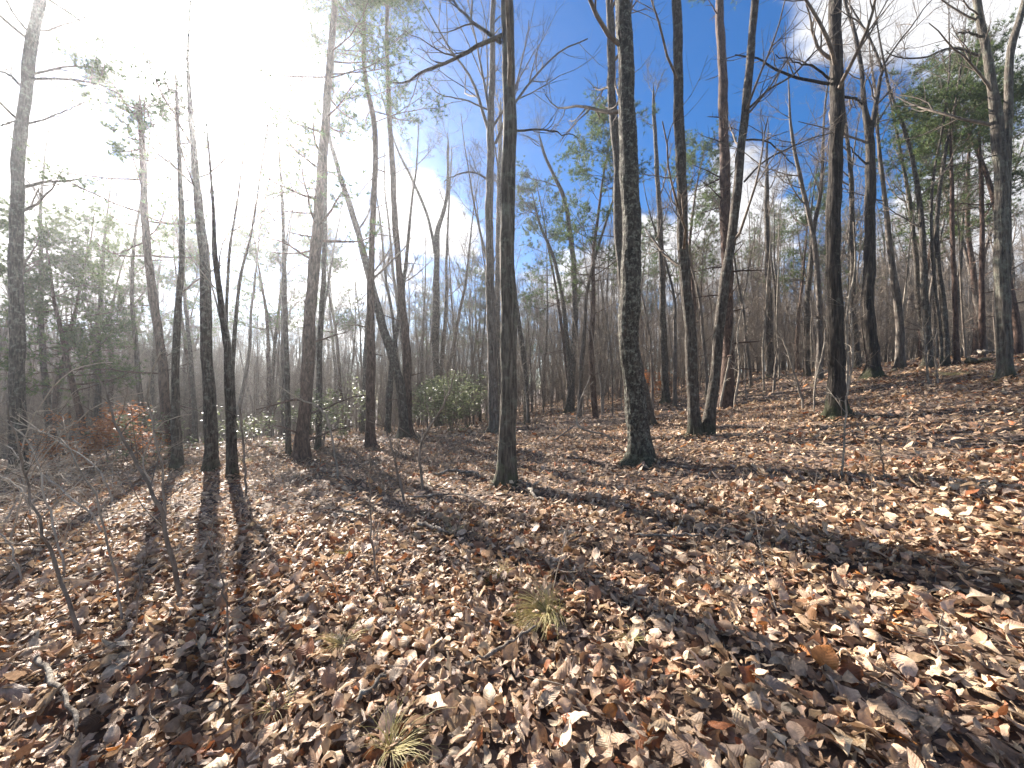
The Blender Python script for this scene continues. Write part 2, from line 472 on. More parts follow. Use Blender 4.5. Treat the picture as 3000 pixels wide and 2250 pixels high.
def bare_crown(g, P, Rr, limbs=12, t=(0.45, 0.98), ang=(30, 65), l1=3.2, k2=6, k3=5, k4=0, up=0.10, rr=0.36, extra=(), fine=0.0031):
    """limbs, branches and twigs of a leafless tree"""
    Ls = []
    if limbs:
        Ls.append(sprout(P, Rr, limbs, t[0], t[1], ang, 0, rr, 9, 0.13, up, 0.008, absl=l1))
    L1 = np.concatenate([a for a, b in Ls] + [np.stack([resample(p, r, 9)[0] for p, r in extra])] if extra else [a for a, b in Ls])
    R1 = np.concatenate([b for a, b in Ls] + [np.stack([resample(p, r, 9)[1] for p, r in extra])] if extra else [b for a, b in Ls])
    g.tubes(Ls[0][0], Ls[0][1], 5) if Ls else None
    P2, R2 = sprout(L1, R1, k2, 0.2, 1.0, (25, 60), 0.5, 0.62, 6, 0.16, up * 0.9, fine * 1.4)
    g.tubes(P2, R2, 4)
    P3, R3 = sprout(P2, R2, k3, 0.15, 1.0, (25, 60), 0.52, 0.65, 4, 0.18, up * 0.8, fine)
    g.tubes(P3, R3, 3)
    if k4:
        P4, R4 = sprout(P3, R3, k4, 0.2, 1.0, (25, 60), 0.6, 0.7, 3, 0.15, up * 0.6, fine * 0.85)
        g.tubes(P4, R4, 3)
    return P3

def tufts(tips, dirs, n, length, width, spread=0.9):
    """n needle triangles fanning from each tip"""
    N = len(tips)
    d = unit(dirs[:, None, :] + spread * rng.normal(size=(N, n, 3)))
    side = unit(np.cross(d, rng.normal(size=(N, n, 3)))) * width
    l = length * rng.uniform(0.7, 1.15, (N, n, 1))
    b = np.repeat(tips[:, None], n, 1)
    V = np.stack([b - side * 0.5, b + side * 0.5, b + d * l], 2).reshape(-1, 3)
    return V, np.arange(N * n * 3).reshape(-1, 3)

def pine_crown(gb, gn, P, Rr, limbs=34, t=(0.5, 1.0), l1=2.2, ang=(70, 100), k2=7, clump=9, nlen=0.17, nw=0.011, up=0.06, dead=0, droop=0.0):
    L1, R1 = sprout(P, Rr, limbs, t[0], t[1], ang, 0, 0.30, 7, 0.09, up, 0.008, absl=l1)
    gb.tubes(L1, R1, 4)
    P2, R2 = sprout(L1, R1, k2, 0.3, 1.0, (35, 65), 0.38, 0.55, 4, 0.10, up, 0.005)
    gb.tubes(P2, R2, 3)
    tips, dirs = [], []
    for q in (1, 2, 3):
        tips.append(P2[:, q]); dirs.append(unit(P2[:, q] - P2[:, q - 1]))
    tips.append(L1[:, -1]); dirs.append(unit(L1[:, -1] - L1[:, -2]))
    tips = np.concatenate(tips); dirs = np.concatenate(dirs)
    tips = tips + rng.normal(size=tips.shape) * 0.05
    gn.add(*tufts(tips, dirs + np.array([0, 0, 0.35]), clump, nlen, nw))
    if dead:
        D1, E1 = sprout(P, Rr, dead, 0.12, t[0] + 0.1, (65, 100), 0, 0.22, 6, 0.12, 0.0, 0.006, absl=l1 * 0.55)
        gb.tubes(D1, E1, 4)
        D2, E2 = sprout(D1, E1, 4, 0.3, 1, (30, 60), 0.4, 0.6, 3, 0.15, 0.0, 0.004)
        gb.tubes(D2, E2, 3)

def trace(pts, Y=None, total=None, lean=None):
    """photo polyline (u, v, width px), base first -> 3-D centre line and radii standing on the ground"""
    hit = ground_hit(pts[0][0], pts[0][1])
    Y = Y or hit[1]
    P, q = [], []
    for u, v, w in pts:
        p = at_depth(u, v, Y)
        c = 1 / math.sqrt(1 + ((u - CX) / FPX) ** 2)
        P.append(p); q.append(0.5 * w * Y * c / FPX)
    P, q = np.array(P), np.array(q)
    if total:
        d = unit(P[-1] - P[-2]); d = unit(d * 0.6 + np.array([0, 0, 0.4])); h = max(1.0, total - (P[-1, 2] - P[0, 2]))
        for s in (0.3, 0.6, 0.85, 1.0):
            d = unit(d + rng.normal(size=3) * 0.03)
            P = np.vstack([P, P[-1] + d * h * (s - (0, 0.3, 0.6, 0.85)[(0.3, 0.6, 0.85, 1.0).index(s)])])
            q = np.append(q, q[len(pts) - 1] * (1 - 0.86 * s))
    base = P[0].copy(); base[2] = gz(base[0], base[1])
    P[0, 2] = min(P[0, 2], base[2])
    P = np.vstack([P[0] - np.array([0, 0, 0.22]), P]); q = np.append(q[0], q)
    return P, q, base, Y

TREE_SPOTS = []
def hero(name, label, pts, total=17, kind='oak', sides=28, step=0.07, limbs=(), stems=(), crown=None, mat=None, cat='tree', group=None, rough=0.05):
    """a tree traced from the photograph: trunk line, traced limbs, grown crown"""
    P, q, base, Y = trace(pts, total=total)
    TREE_SPOTS.append((base[0], base[1], q[1]))
    root = empty(name, base, label, cat, group)
    bm = mat or (M_PINE if kind == 'pine' else M_OAK)
    g = Geo(); trunk_tube(g, P, q, sides, step, seed=len(TREE_SPOTS), rough=rough)
    g.build('trunk', bm, root, origin=base)
    lines = [(P, q)]
    for sp in stems:                       # further stems of the same tree
        SP, sq, _, _ = trace(sp, Y=Y, total=total * 0.92)
        SP, sq = SP[1:], sq[1:]
        if len(sp) and sp[0][1] > pts[0][1] - 20: SP = np.vstack([SP[0] - [0, 0, 0.2], SP]); sq = np.append(sq[0], sq)
        g = Geo(); trunk_tube(g, SP, sq, max(10, sides - 6), step, flare=0.3, seed=len(TREE_SPOTS) + 50, rough=rough)
        g.build('stem', bm, root, origin=base)
        lines.append((SP, sq))
    ex = []
    for lb in limbs:                       # limbs drawn from the photograph: (width px at start, points)
        w, lp = lb[0], lb[1]
        dy = lb[2] if len(lb) > 2 else 0.0
        n = len(lp)
        LP = np.array([at_depth(u, v, Y + dy * i) for i, (u, v) in enumerate(lp)])
        c = 1 / math.sqrt(1 + ((lp[0][0] - CX) / FPX) ** 2)
        lr = 0.5 * w * Y * c / FPX * np.linspace(1, 0.35, n)
        LP, lr = resample(LP, lr, 14)
        LP = LP + rng.normal(size=LP.shape) * 0.018 * np.linspace(0, 1, 14)[:, None]
        g = Geo(); g.tubes(LP, lr, 8); g.build('limb', bm, root, origin=base)
        ex.append((LP, lr))
    gb = Geo()
    cr = dict(crown or {})
    if kind == 'pine':
        gn = Geo()
        pine_crown(gb, gn, P, q, **cr)
        gb.build('crown', M_PINE, root, origin=base)
        tag(gn.build('needles', M_NEEDLE, root, origin=base), None, kind='stuff')
    else:
        for k, (LP, lq) in enumerate(lines):
            bare_crown(gb, LP, lq, extra=ex if k == 0 else (), **cr)
        gb.build('crown', M_TWIG, root, origin=base)
    return root

HEROES = []
def heroes():
    H = hero
    small = dict(limbs=12, t=(0.32, 0.98), l1=2.3, k2=6, k3=5, k4=2)
    up = dict(limbs=14, t=(0.5, 0.98), l1=3.4, k2=6, k3=5, k4=0)
    # --- the centre
    H('oak_tree', 'straight grey trunk standing alone behind the tuft of yellow grass', [(1482, 1424, 54), (1486, 1383, 52), (1490, 1202, 50), (1488, 976, 46), (1488, 750, 44), (1491, 300, 39), (1488, 0, 35)], 17, mat=M_GREY, sides=44, step=0.055,
      limbs=[(13, [(1472, 104), (1389, 140), (1334, 172), (1253, 203), (1203, 235), (1154, 244)], 0.05), (13, [(1466, 124), (1420, 90), (1370, 50), (1334, 9), (1300, -60)], 0.12),
             (7, [(1508, 384), (1570, 380), (1642, 389), (1690, 405)], -0.1)], crown=dict(limbs=10, t=(0.52, 0.98), l1=3.0, k2=6, k3=5))
    H('oak_tree', 'fan-branched tree close behind the lone straight grey trunk', [(1447, 1267, 30), (1440, 1000, 26), (1434, 746, 24), (1438, 362, 21), (1442, 200, 17), (1445, 0, 14)], 19, sides=20, step=0.09, mat=M_PALE,
      limbs=[(11, [(1436, 400), (1415, 330), (1380, 230), (1330, 160), (1270, 60), (1220, -30)], 0.1), (9, [(1438, 360), (1420, 250), (1395, 120), (1370, 0)], 0.0), (9, [(1452, 420), (1490, 330), (1538, 262), (1588, 199), (1651, 145), (1723, 113)], -0.15),
             (8, [(1445, 370), (1500, 280), (1530, 180), (1550, 60)], 0.1), (7, [(1430, 527), (1390, 505), (1345, 510), (1300, 530)], 0.1), (6, [(1436, 325), (1370, 295), (1290, 275), (1245, 230)], 0.1)],
      crown=dict(limbs=16, t=(0.45, 0.98), l1=3.0, k2=8, k3=6, k4=2))
    H('slender_tree', 'thin trunk squeezed behind the lone grey trunk and its fan-branched neighbour', [(1456, 1225, 18), (1457, 900, 16), (1461, 600, 14), (1466, 330, 11)], 15, sides=14, step=0.12, crown=small)
    H('oak_tree', 'thick dark trunk leaning left with pale lichen scales on its bark', [(1874, 1356, 66), (1863, 1202, 62), (1848, 1066, 60), (1845, 931, 60), (1849, 746, 57), (1845, 542, 54), (1836, 271, 49), (1823, 0, 44)], 19, mat=M_LICHEN, sides=48, step=0.055, rough=0.07,
      crown=dict(limbs=10, t=(0.55, 0.98), l1=3.4, k2=6, k3=5))
    H('oak_tree', 'thinner trunk crossing just behind the thick lichen-scaled leaning trunk', [(1902, 1250, 36), (1872, 1100, 31), (1840, 930, 28), (1816, 746, 27), (1809, 497, 26), (1793, 271, 25), (1787, 0, 23)], 18, sides=26, step=0.07, crown=up)
    # --- right of the centre
    H('twin_stemmed_tree', 'dark twin-stemmed tree forking at ground level', [(2040, 1280, 40), (2032, 1180, 37), (2020, 960, 34), (2003, 746, 32), (1995, 497, 31), (1988, 271, 30), (1982, 0, 27)], 18, sides=34, step=0.05,
      stems=[[(2074, 1278, 40), (2088, 1150, 32), (2109, 949, 31), (2128, 800, 30), (2150, 637, 28), (2176, 400, 26), (2190, 250, 25), (2212, 0, 24)]],
      limbs=[(8, [(2197, 315), (2253, 262), (2316, 226), (2384, 158), (2452, 95), (2500, 30)], -0.1), (7, [(2180, 533), (2235, 475), (2325, 429), (2398, 398), (2440, 393)], -0.1), (7, [(2178, 410), (2240, 412), (2290, 450), (2330, 490)], 0.1)],
      crown=dict(limbs=9, t=(0.3, 0.98), l1=2.6, k2=6, k3=5, k4=0, ang=(35, 80)))
    H('pine_tree', 'straight reddish-barked pine with dead side branches behind the twin-stemmed tree', [(2131, 1193, 44), (2131, 1100, 38), (2131, 840, 36), (2126, 633, 33), (2122, 452, 30), (2117, 226, 28), (2108, 0, 25)], 19, 'pine', sides=26, step=0.08,
      crown=dict(limbs=24, t=(0.62, 1.0), l1=2.0, k2=9, clump=14, dead=44))
    H('oak_tree', 'straight furrowed trunk with mossy foot among pale saplings', [(2452, 1222, 62), (2452, 1157, 57), (2448, 976, 50), (2440, 746, 45), (2448, 497, 44), (2452, 271, 42), (2445, 0, 39)], 18, mat=M_DARK, sides=44, step=0.055, rough=0.07,
      limbs=[(12, [(2430, 246), (2344, 230), (2271, 203), (2200, 165), (2150, 160)], 0.1), (9, [(2430, 232), (2389, 199), (2344, 185), (2270, 160)], -0.1), (11, [(2470, 284), (2506, 290), (2525, 305)], 0.0)],
      crown=dict(limbs=11, t=(0.5, 0.98), l1=3.2, k2=6, k3=5))
    H('oak_tree', 'dark trunk forking into two crooked limbs, its foot on the rising slope', [(2558, 1107, 48), (2556, 1066, 44), (2545, 931, 41), (2547, 750, 36), (2549, 452, 32), (2546, 390, 28), (2533, 316, 17), (2524, 203, 14), (2502, 90, 12), (2475, 0, 10)], 15, mat=M_DARK, sides=28, step=0.07,
      limbs=[(20, [(2549, 400), (2565, 307), (2580, 220), (2583, 195)], 0.0), (10, [(2583, 200), (2542, 99), (2500, 36), (2470, -30)], 0.1), (9, [(2583, 200), (2624, 136), (2678, 68), (2740, -20)], -0.1), (8, [(2538, 480), (2510, 455), (2480, 420)], 0.1), (9, [(2530, 310), (2505, 288), (2475, 285)], 0.05)],
      crown=dict(limbs=14, t=(0.35, 0.98), l1=2.2, k2=5, k3=5, k4=2))
    H('oak_tree', 'forked trunk with a sunlit left side and a broken stub limb', [(2943, 1116, 54), (2940, 1060, 50), (2940, 976, 48), (2933, 746, 46), (2931, 497, 46), (2926, 400, 46), (2909, 271, 34), (2886, 136, 29), (2863, 0, 25)], 16, mat=M_GREY, sides=36, step=0.05,
      stems=[[(2930, 420, 34), (2954, 316, 31), (2963, 136, 28), (2990, 50, 25), (3010, -30, 22)]],
      limbs=[(11, [(2872, 165), (2791, 140), (2705, 167), (2646, 167), (2588, 150)], 0.05), (12, [(2875, 108), (2840, 97), (2800, 93)], 0.0), (6, [(2915, 455), (2860, 470), (2790, 485), (2720, 495)], 0.1)],
      crown=dict(limbs=8, t=(0.45, 0.98), l1=2.6, k2=6, k3=5))
    # --- the left
    H('oak_tree', 'tall dim trunk with level boughs rising behind the tangle of pale arching twigs', [(52, 1392, 62), (52, 1200, 54), (50, 1000, 50), (47, 746, 46), (53, 500, 45), (72, 294, 42), (95, 120, 41), (118, 0, 40)], 14, sides=28, step=0.06,
      limbs=[(13, [(90, 232), (200, 232), (294, 250), (350, 275)], 0.1), (10, [(84, 362), (130, 350), (180, 330), (253, 300)], 0.1), (12, [(145, 0), (226, 55), (307, 130), (352, 172)], 0.1), (14, [(60, 250), (20, 215), (-40, 205)], 0.0), (10, [(60, 350), (10, 365), (-50, 370)], 0.05), (12, [(75, 85), (40, 40), (5, -30)], 0.0)],
      crown=dict(limbs=9, t=(0.3, 0.95), l1=2.4, k2=6, k3=5))
    H('pine_tree', 'leaning pine with ragged needle clumps beside two close trunks', [(512, 1342, 34), (488, 1202, 32), (475, 1066, 30), (452, 886, 28), (432, 746, 26), (420, 500, 22), (411, 340, 16)], 10.5, 'pine', sides=20, step=0.08,
      crown=dict(limbs=44, t=(0.42, 1.0), l1=2.3, k2=10, clump=17, nw=0.018, dead=10))
    H('slender_tree', 'slim straight trunk rooted against the leaning pine', [(518, 1380, 40), (514, 1200, 27), (522, 900, 22), (533, 746, 19), (527, 500, 16), (520, 353, 12)], 11, sides=18, step=0.08, crown=small)
    H('oak_tree', 'straight dark trunk casting the longest shadow over the leaves', [(619, 1385, 44), (608, 1066, 37), (597, 750, 33), (583, 600, 27), (572, 480, 22), (560, 362, 19), (552, 200, 13)], 13, sides=26, step=0.07, crown=dict(limbs=9, t=(0.35, 0.98), l1=2.4, k2=5, k3=5))
    H('oak_tree', 'many-stemmed tree splitting at head height beside the long-shadowed trunk', [(685, 1405, 30), (680, 1250, 26), (672, 1070, 26), (650, 900, 20), (630, 750, 17), (624, 600, 11), (612, 440, 6)], 9, sides=18, step=0.08,
      stems=[[(674, 1080, 17), (690, 950, 13), (706, 800, 10), (735, 690, 6)], [(674, 1040, 14), (664, 900, 11), (672, 740, 9), (700, 560, 5)]], crown=dict(limbs=9, t=(0.3, 0.98), l1=2.2, k2=5, k3=5, k4=1))
    H('pine_tree', 'tall leaning pine with a thick foot where the open leaf floor meets the hollow', [(884, 1350, 46), (890, 1250, 40), (904, 1021, 38), (922, 750, 34), (940, 542, 30), (960, 270, 24), (981, 0, 17)], 14.5, 'pine', sides=26, step=0.07,
      crown=dict(limbs=44, t=(0.36, 1.0), l1=1.9, k2=9, clump=15, nw=0.016, dead=14))
    H('slender_tree', 'thin trunk just right of the thick-footed leaning pine', [(933, 1322, 20), (938, 1000, 17), (950, 750, 14), (955, 500, 10)], 11, sides=14, step=0.1, crown=small)
    H('slender_tree', 'thin straight trunk in the gap left of the thick-footed leaning pine', [(845, 1338, 18), (838, 1000, 15), (832, 750, 12), (822, 500, 8)], 10, sides=14, step=0.1, crown=small)
    H('pine_tree', 'upright pine whose trunk crosses the diagonal leaning trunk', [(1086, 1315, 30), (1086, 1000, 26), (1088, 746, 18), (1095, 362, 16), (1068, 203, 13), (1068, 0, 10)], 14.5, 'pine', sides=20, step=0.09,
      crown=dict(limbs=46, t=(0.40, 1.0), l1=1.9, k2=9, clump=15, nw=0.016, dead=12))
    H('pine_tree', 'slim pine rooted beside the foot of the diagonal leaning trunk', [(1194, 1275, 28), (1190, 1021, 25), (1165, 750, 19), (1145, 407, 16), (1136, 226, 13), (1135, 0, 10)], 16.5, 'pine', sides=20, step=0.09,
      crown=dict(limbs=46, t=(0.40, 1.0), l1=1.9, k2=9, clump=15, nw=0.016, dead=12))
    H('oak_tree', 'diagonal trunk leaning steeply left between two slim pines', [(1182, 1282, 28), (1168, 1112, 26), (1113, 931, 24), (1068, 750, 21), (1030, 620, 18), (985, 475, 14), (960, 380, 10)], 13, sides=20, step=0.09, crown=small)
    H('oak_tree', 'wide-forked tree standing behind the glossy evergreen bush', [(1285, 1252, 24), (1274, 976, 20), (1280, 750, 17), (1280, 690, 16), (1305, 600, 11), (1313, 440, 8)], 14, sides=16, step=0.1,
      stems=[[(1280, 705, 12), (1240, 600, 9), (1205, 520, 8), (1165, 440, 6)]], crown=dict(limbs=9, t=(0.5, 0.98), l1=2.2, k2=5, k3=5, k4=2))
    # --- behind the open floor, right half
    H('slender_tree', 'two-stemmed slim tree in the open between the lone and the lichen-scaled trunks', [(1669, 1208, 22), (1683, 976, 18), (1678, 750, 16), (1651, 579, 12), (1588, 430, 8)], 13, sides=16, step=0.12,
      stems=[[(1672, 1120, 15), (1660, 976, 13), (1620, 750, 10), (1580, 650, 8)]], crown=small)
    H('slender_tree', 'slim trunk beside the copper-leaved beech sapling', [(1951, 1182, 24), (1944, 1000, 20), (1938, 750, 17), (1925, 500, 13), (1915, 300, 10)], 15, sides=16, step=0.12, crown=small)
    H('slender_tree', 'straight bare trunk in the gap between the reddish pine and the mossy-footed trunk', [(2258, 1108, 24), (2253, 931, 21), (2249, 750, 18), (2246, 560, 14)], 15, sides=16, step=0.12, crown=small)
    H('slender_tree', 'thin trunk half hidden by the mossy-footed trunk', [(2400, 1115, 22), (2402, 1000, 20), (2390, 746, 16), (2345, 520, 13), (2325, 430, 11)], 14, sides=16, step=0.12, mat=M_PALE, crown=small)
    H('oak_tree', 'curving trunk just upslope of the crooked forked trunk', [(2637, 1084, 32), (2634, 931, 26), (2610, 750, 21), (2590, 560, 15), (2572, 400, 11)], 15, sides=18, step=0.1, mat=M_PALE, crown=small)
    H('oak_tree', 'grey trunk bending left above two thin saplings on the slope', [(2719, 1080, 34), (2711, 908, 27), (2705, 750, 22), (2680, 497, 15), (2651, 384, 12), (2610, 271, 9)], 15, sides=18, step=0.1, crown=small)
    H('slender_tree', 'crooked slim tree splitting high above the slope', [(2773, 1074, 24), (2764, 886, 19), (2746, 750, 16), (2764, 475, 13), (2800, 303, 10)], 13, sides=16, step=0.1,
      stems=[[(2752, 700, 12), (2735, 520, 10), (2765, 350, 8), (2782, 200, 6)]], crown=small)
    H('pine_tree', 'green-crowned pine behind the crooked slim tree on the slope', [(2803, 1070, 20), (2800, 900, 18), (2792, 750, 16), (2789, 560, 14), (2786, 440, 10)], 9.5, 'pine', sides=16, step=0.12,
      crown=dict(limbs=44, t=(0.5, 1.0), l1=2.3, k2=11, clump=16, nw=0.017, dead=6))
    H('pine_tree', 'green-crowned pine close left of the sunlit forked trunk', [(2877, 1052, 22), (2877, 900, 19), (2877, 750, 17), (2876, 560, 15), (2870, 380, 10)], 11, 'pine', sides=16, step=0.12,
      crown=dict(limbs=48, t=(0.45, 1.0), l1=2.5, k2=11, clump=16, nw=0.017, dead=6))
rng = np.random.default_rng(7)
heroes()


# ------------------------------------------------------------------ saplings, bushes and brush
def shoot(name, label, pts, mat=None, twigs=10, tl=0.5, k3=3, cat='sapling', group=None, sides=7, up=0.03, t0=0.25, dy=0.0):
    """a thin sapling traced from the photograph: (u, v, width px), base first"""
    hit = ground_hit(pts[0][0], pts[0][1]); Y = hit[1]
    P = np.array([at_depth(u, v, Y + dy * i) for i, (u, v, w) in enumerate(pts)])
    q = np.array([0.5 * w * Y / FPX / math.sqrt(1 + ((u - CX) / FPX) ** 2) for u, v, w in pts])
    P[0, 2] = gz(P[0, 0], P[0, 1])
    base = P[0].copy()
    P = np.vstack([P[0] - [0, 0, 0.06], P]); q = np.append(q[0], q)
    P, q = resample(P, q, 16)
    P[2:-1] += rng.normal(size=(13, 3)) * 0.008
    root = empty(name, base, label, cat, group)
    g = Geo(); g.tubes(P, q, sides); g.build('stem', mat or M_SAP, root, origin=base)
    if twigs:
        g = Geo()
        A, a = sprout(P, q, twigs, t0, 1.0, (25, 65), 0, 0.55, 6, 0.14, up, 0.0025, absl=tl)
        g.tubes(A, a, 4)
        if k3:
            B, b = sprout(A, a, k3, 0.2, 1.0, (25, 55), 0.5, 0.7, 4, 0.15, up, 0.0018)
            g.tubes(B, b, 3)
        tag(g.build('twigs', mat or M_SAP, root, origin=base), None, kind='stuff')
    return root

def leaf_quads(tips, size, flat=0.6):
    N = len(tips)
    d = unit(rng.normal(size=(N, 3)) * np.array([1, 1, 1 - flat]))
    nrm = unit(rng.normal(size=(N, 3)) * (1 - flat) + np.array([0, 0, flat]))
    s = unit(np.cross(d, nrm))
    l = size * rng.uniform(0.7, 1.3, (N, 1))
    V = np.stack([tips, tips + d * l * 0.5 + s * l * 0.27, tips + d * l, tips + d * l * 0.5 - s * l * 0.27], 1).reshape(-1, 3)
    return V, np.arange(N * 4).reshape(-1, 4)

def bush(name, label, u, v, height, spread, mat, stems=7, leaves=4, size=0.07, cat='bush', wood=None, group=None, k2=7, k3=5, Y=None, lean=0.35, start=0.25, flat=0.6, thick=1.0):
    b = ground_hit(u, v) if Y is None else at_depth(u, v, Y)
    b = np.array([b[0], b[1], float(gz(b[0], b[1]))])
    root = empty(name, b, label, cat, group)
    Ps, Rs = [], []
    for i in range(stems):
        a = rng.uniform(0, 6.28); o = rng.uniform(0, 0.25) * spread
        p = b + np.array([math.cos(a) * o, math.sin(a) * o, -0.05])
        d = unit(np.array([math.cos(a) * lean, math.sin(a) * lean, 1.0]))
        h = height * rng.uniform(0.65, 1.0); pts = [p]
        for k in range(7):
            p = p + d * h / 7; pts.append(p); d = unit(d + rng.normal(size=3) * 0.1)
        Ps.append(pts); Rs.append(np.linspace(0.014, 0.004, 8) * (height / 1.8) * thick)
    Ps, Rs = np.array(Ps), np.array(Rs)
    g = Geo(); g.tubes(Ps, Rs, 5)
    A, a = sprout(Ps, Rs, k2, start, 1.0, (40, 85), 0, 0.6, 6, 0.12, 0.04, 0.003 * thick, absl=spread * 0.5)
    g.tubes(A, a, 4)
    B, bb = sprout(A, a, k3, 0.2, 1.0, (30, 65), 0.45, 0.7, 4, 0.15, 0.03, 0.002 * thick)
    g.tubes(B, bb, 3)
    g.build('stem', wood or M_TWIG, root, origin=b)
    if leaves:
        T = np.concatenate([B[:, 1], B[:, 2], B[:, 3], A[:, -1]])
        T = np.repeat(T, leaves, 0) + rng.normal(size=(len(T) * leaves, 3)) * size * 0.6
        g = Geo(); g.add(*leaf_quads(T, size, flat))
        tag(g.build('foliage', mat, root, origin=b, smooth=False), None, kind='stuff')
    return root

def undergrowth():
    # evergreen bushes at the edge of the hollow
    bush('evergreen_bush', 'broad glossy evergreen bush in front of the wide-forked tree', 1325, 1262, 2.6, 2.9, M_HOLLY, 11, 4, 0.11, wood=M_TWIG, k2=9, k3=5, lean=0.45)
    bush('evergreen_bush', 'glossy evergreen bush behind the thick-footed leaning pine', 935, 1318, 2.2, 2.0, M_HOLLY, 7, 3, 0.095, k2=7, lean=0.5)
    bush('evergreen_bush', 'sparse evergreen bush right of the many-stemmed tree', 715, 1335, 1.3, 1.8, M_HOLLY, 5, 2, 0.09, k2=6, lean=0.5)
    bush('evergreen_bush', 'narrow evergreen bush behind the copper-leaved beech', 425, 1352, 2.0, 1.4, M_HOLLY, 5, 2, 0.09, k2=6, lean=0.5)
    bush('beech_sapling', 'copper-leaved beech sapling beside the leaning pine in the shade', 330, 1362, 1.5, 2.2, M_COPPER, 6, 6, 0.10, cat='sapling', flat=0.75)
    bush('beech_sapling', 'copper-leaved beech sapling in the sun behind the lichen-scaled trunk', 1925, 1165, 2.0, 2.2, M_COPPER, 4, 4, 0.11, cat='sapling', flat=0.75)
    # saplings in the left foreground
    S = shoot
    S('sapling', 'smooth brown sapling leaning left over the long trunk shadows', [(530, 1775, 18), (502, 1636, 16), (470, 1500, 14), (420, 1396, 12), (375, 1315, 10), (307, 1157, 7), (285, 1100, 5)], M_TWIG, 10, 0.55)
    S('sapling', 'thin upright shoot crossing the smooth brown leaning sapling', [(481, 1560, 9), (475, 1383, 8), (452, 1270, 7), (434, 1134, 5), (470, 1030, 4)], M_SAP, 9, 0.5)
    S('sapling', 'bent sapling next to the weathered white stick', [(235, 1875, 16), (181, 1726, 14), (136, 1590, 12), (104, 1500, 10), (60, 1330, 7), (20, 1180, 5)], M_TWIG, 12, 0.6)
    S('sapling', 'arching thin sapling between the bent and the smooth brown saplings', [(357, 1825, 9), (335, 1680, 8), (303, 1545, 7), (285, 1482, 7), (226, 1351, 6), (205, 1300, 5), (136, 1270, 4), (50, 1215, 3)], M_SAP, 11, 0.5)
    S('seedling', 'thin dark shoot standing in the widest trunk shadow', [(398, 1852, 7), (410, 1720, 6), (432, 1590, 4)], M_TWIG, 4, 0.2)
    S('seedling', 'tall dark shoot at the right edge of the widest trunk shadow', [(662, 1997, 7), (660, 1726, 6), (624, 1613, 4), (600, 1560, 3)], M_TWIG, 6, 0.25)
    S('sapling', 'slim sapling with crooked tip amid dry brush', [(720, 1455, 8), (712, 1300, 7), (700, 1180, 5)], M_TWIG, 8, 0.5)
    S('sapling', 'thin crooked stem with a bare pale spray over the leaning pine foot', [(990, 1400, 7), (975, 1300, 6), (945, 1200, 6), (880, 1170, 5), (810, 1125, 4)], M_SAP, 6, 0.35, t0=0.4)
    S('sapling', 'thin dark stem rising through the dry brush', [(1240, 1452, 9), (1240, 1283, 8), (1275, 1230, 6), (1310, 1160, 5), (1340, 1060, 3)], M_TWIG, 8, 0.45)
    S('sapling', 'leggy stem left of the dry brush', [(1183, 1470, 8), (1160, 1370, 7), (1140, 1280, 6), (1110, 1200, 4)], M_TWIG, 8, 0.4)
    S('seedling', 'single dark shoot left of the fallen grey branch', [(1110, 1725, 8), (1095, 1600, 6), (1085, 1480, 5), (1082, 1330, 4)], M_TWIG, 5, 0.3)
    # right half
    S('sapling', 'wavy thin sapling in front of the mossy-footed trunk', [(2466, 1405, 8), (2472, 1320, 7), (2478, 1247, 7), (2482, 1157, 6), (2500, 1020, 5), (2492, 900, 3)], M_SAP, 9, 0.5)
    S('seedling', 'short twiggy shoot on the leaves downslope of the crooked forked trunk', [(2595, 1425, 7), (2588, 1370, 6), (2580, 1290, 4)], M_TWIG, 7, 0.3)
    S('sapling', 'pale sapling leaning left beside the mossy-footed trunk', [(2353, 1202, 9), (2338, 1130, 8), (2325, 1089, 7), (2305, 1021, 5), (2275, 960, 3)], M_SAP, 10, 0.6)
    S('sapling', 'pale whip growing close left of the mossy foot', [(2385, 1205, 7), (2390, 1120, 6), (2412, 1030, 5), (2420, 930, 3)], M_SAP, 9, 0.5)
    S('sapling', 'pale sapling touching the right side of the mossy-footed trunk', [(2478, 1195, 10), (2485, 1050, 8), (2480, 920, 7), (2505, 780, 5), (2500, 650, 3)], M_SAP, 12, 0.7)
    S('sapling', 'dark short sapling in the open left of the pale leaning one', [(2267, 1150, 10), (2270, 1090, 8), (2278, 1020, 5)], M_TWIG, 7, 0.4)
    S('sapling', 'slim slope sapling below the left-bending grey trunk', [(2721, 1128, 10), (2715, 1060, 8), (2708, 990, 6), (2700, 900, 4)], M_SAP, 12, 0.6)
    S('sapling', 'slim sapling on the slope below the crooked slim tree', [(2748, 1128, 8), (2742, 1060, 7), (2744, 960, 4)], M_SAP, 9, 0.5)
    S('sapling', 'pale sapling against the foot of the reddish pine', [(2110, 1200, 8), (2126, 1110, 7), (2140, 1030, 5), (2150, 930, 3)], M_SAP, 8, 0.5)
    S('sapling', 'pale leaning whip right of the reddish pine', [(2152, 1195, 8), (2166, 1090, 7), (2160, 980, 5), (2185, 860, 3)], M_SAP, 8, 0.5)
    S('seedling', 'pale forked seedling in the band of sunlight on the leaves', [(2750, 1984, 9), (2754, 1930, 7), (2755, 1862, 6), (2750, 1780, 4)], M_SAP, 5, 0.14, k3=1, t0=0.5)
    S('seedling', 'little broken stub sticking up from the shaded leaves', [(2538, 1650, 10), (2541, 1615, 9), (2543, 1585, 8)], M_TWIG, 0)
    S('seedling', 'wiry forked seedling left of the sunlit band', [(2110, 1690, 5), (2130, 1640, 4), (2165, 1610, 3)], M_SAP, 4, 0.15, k3=1)
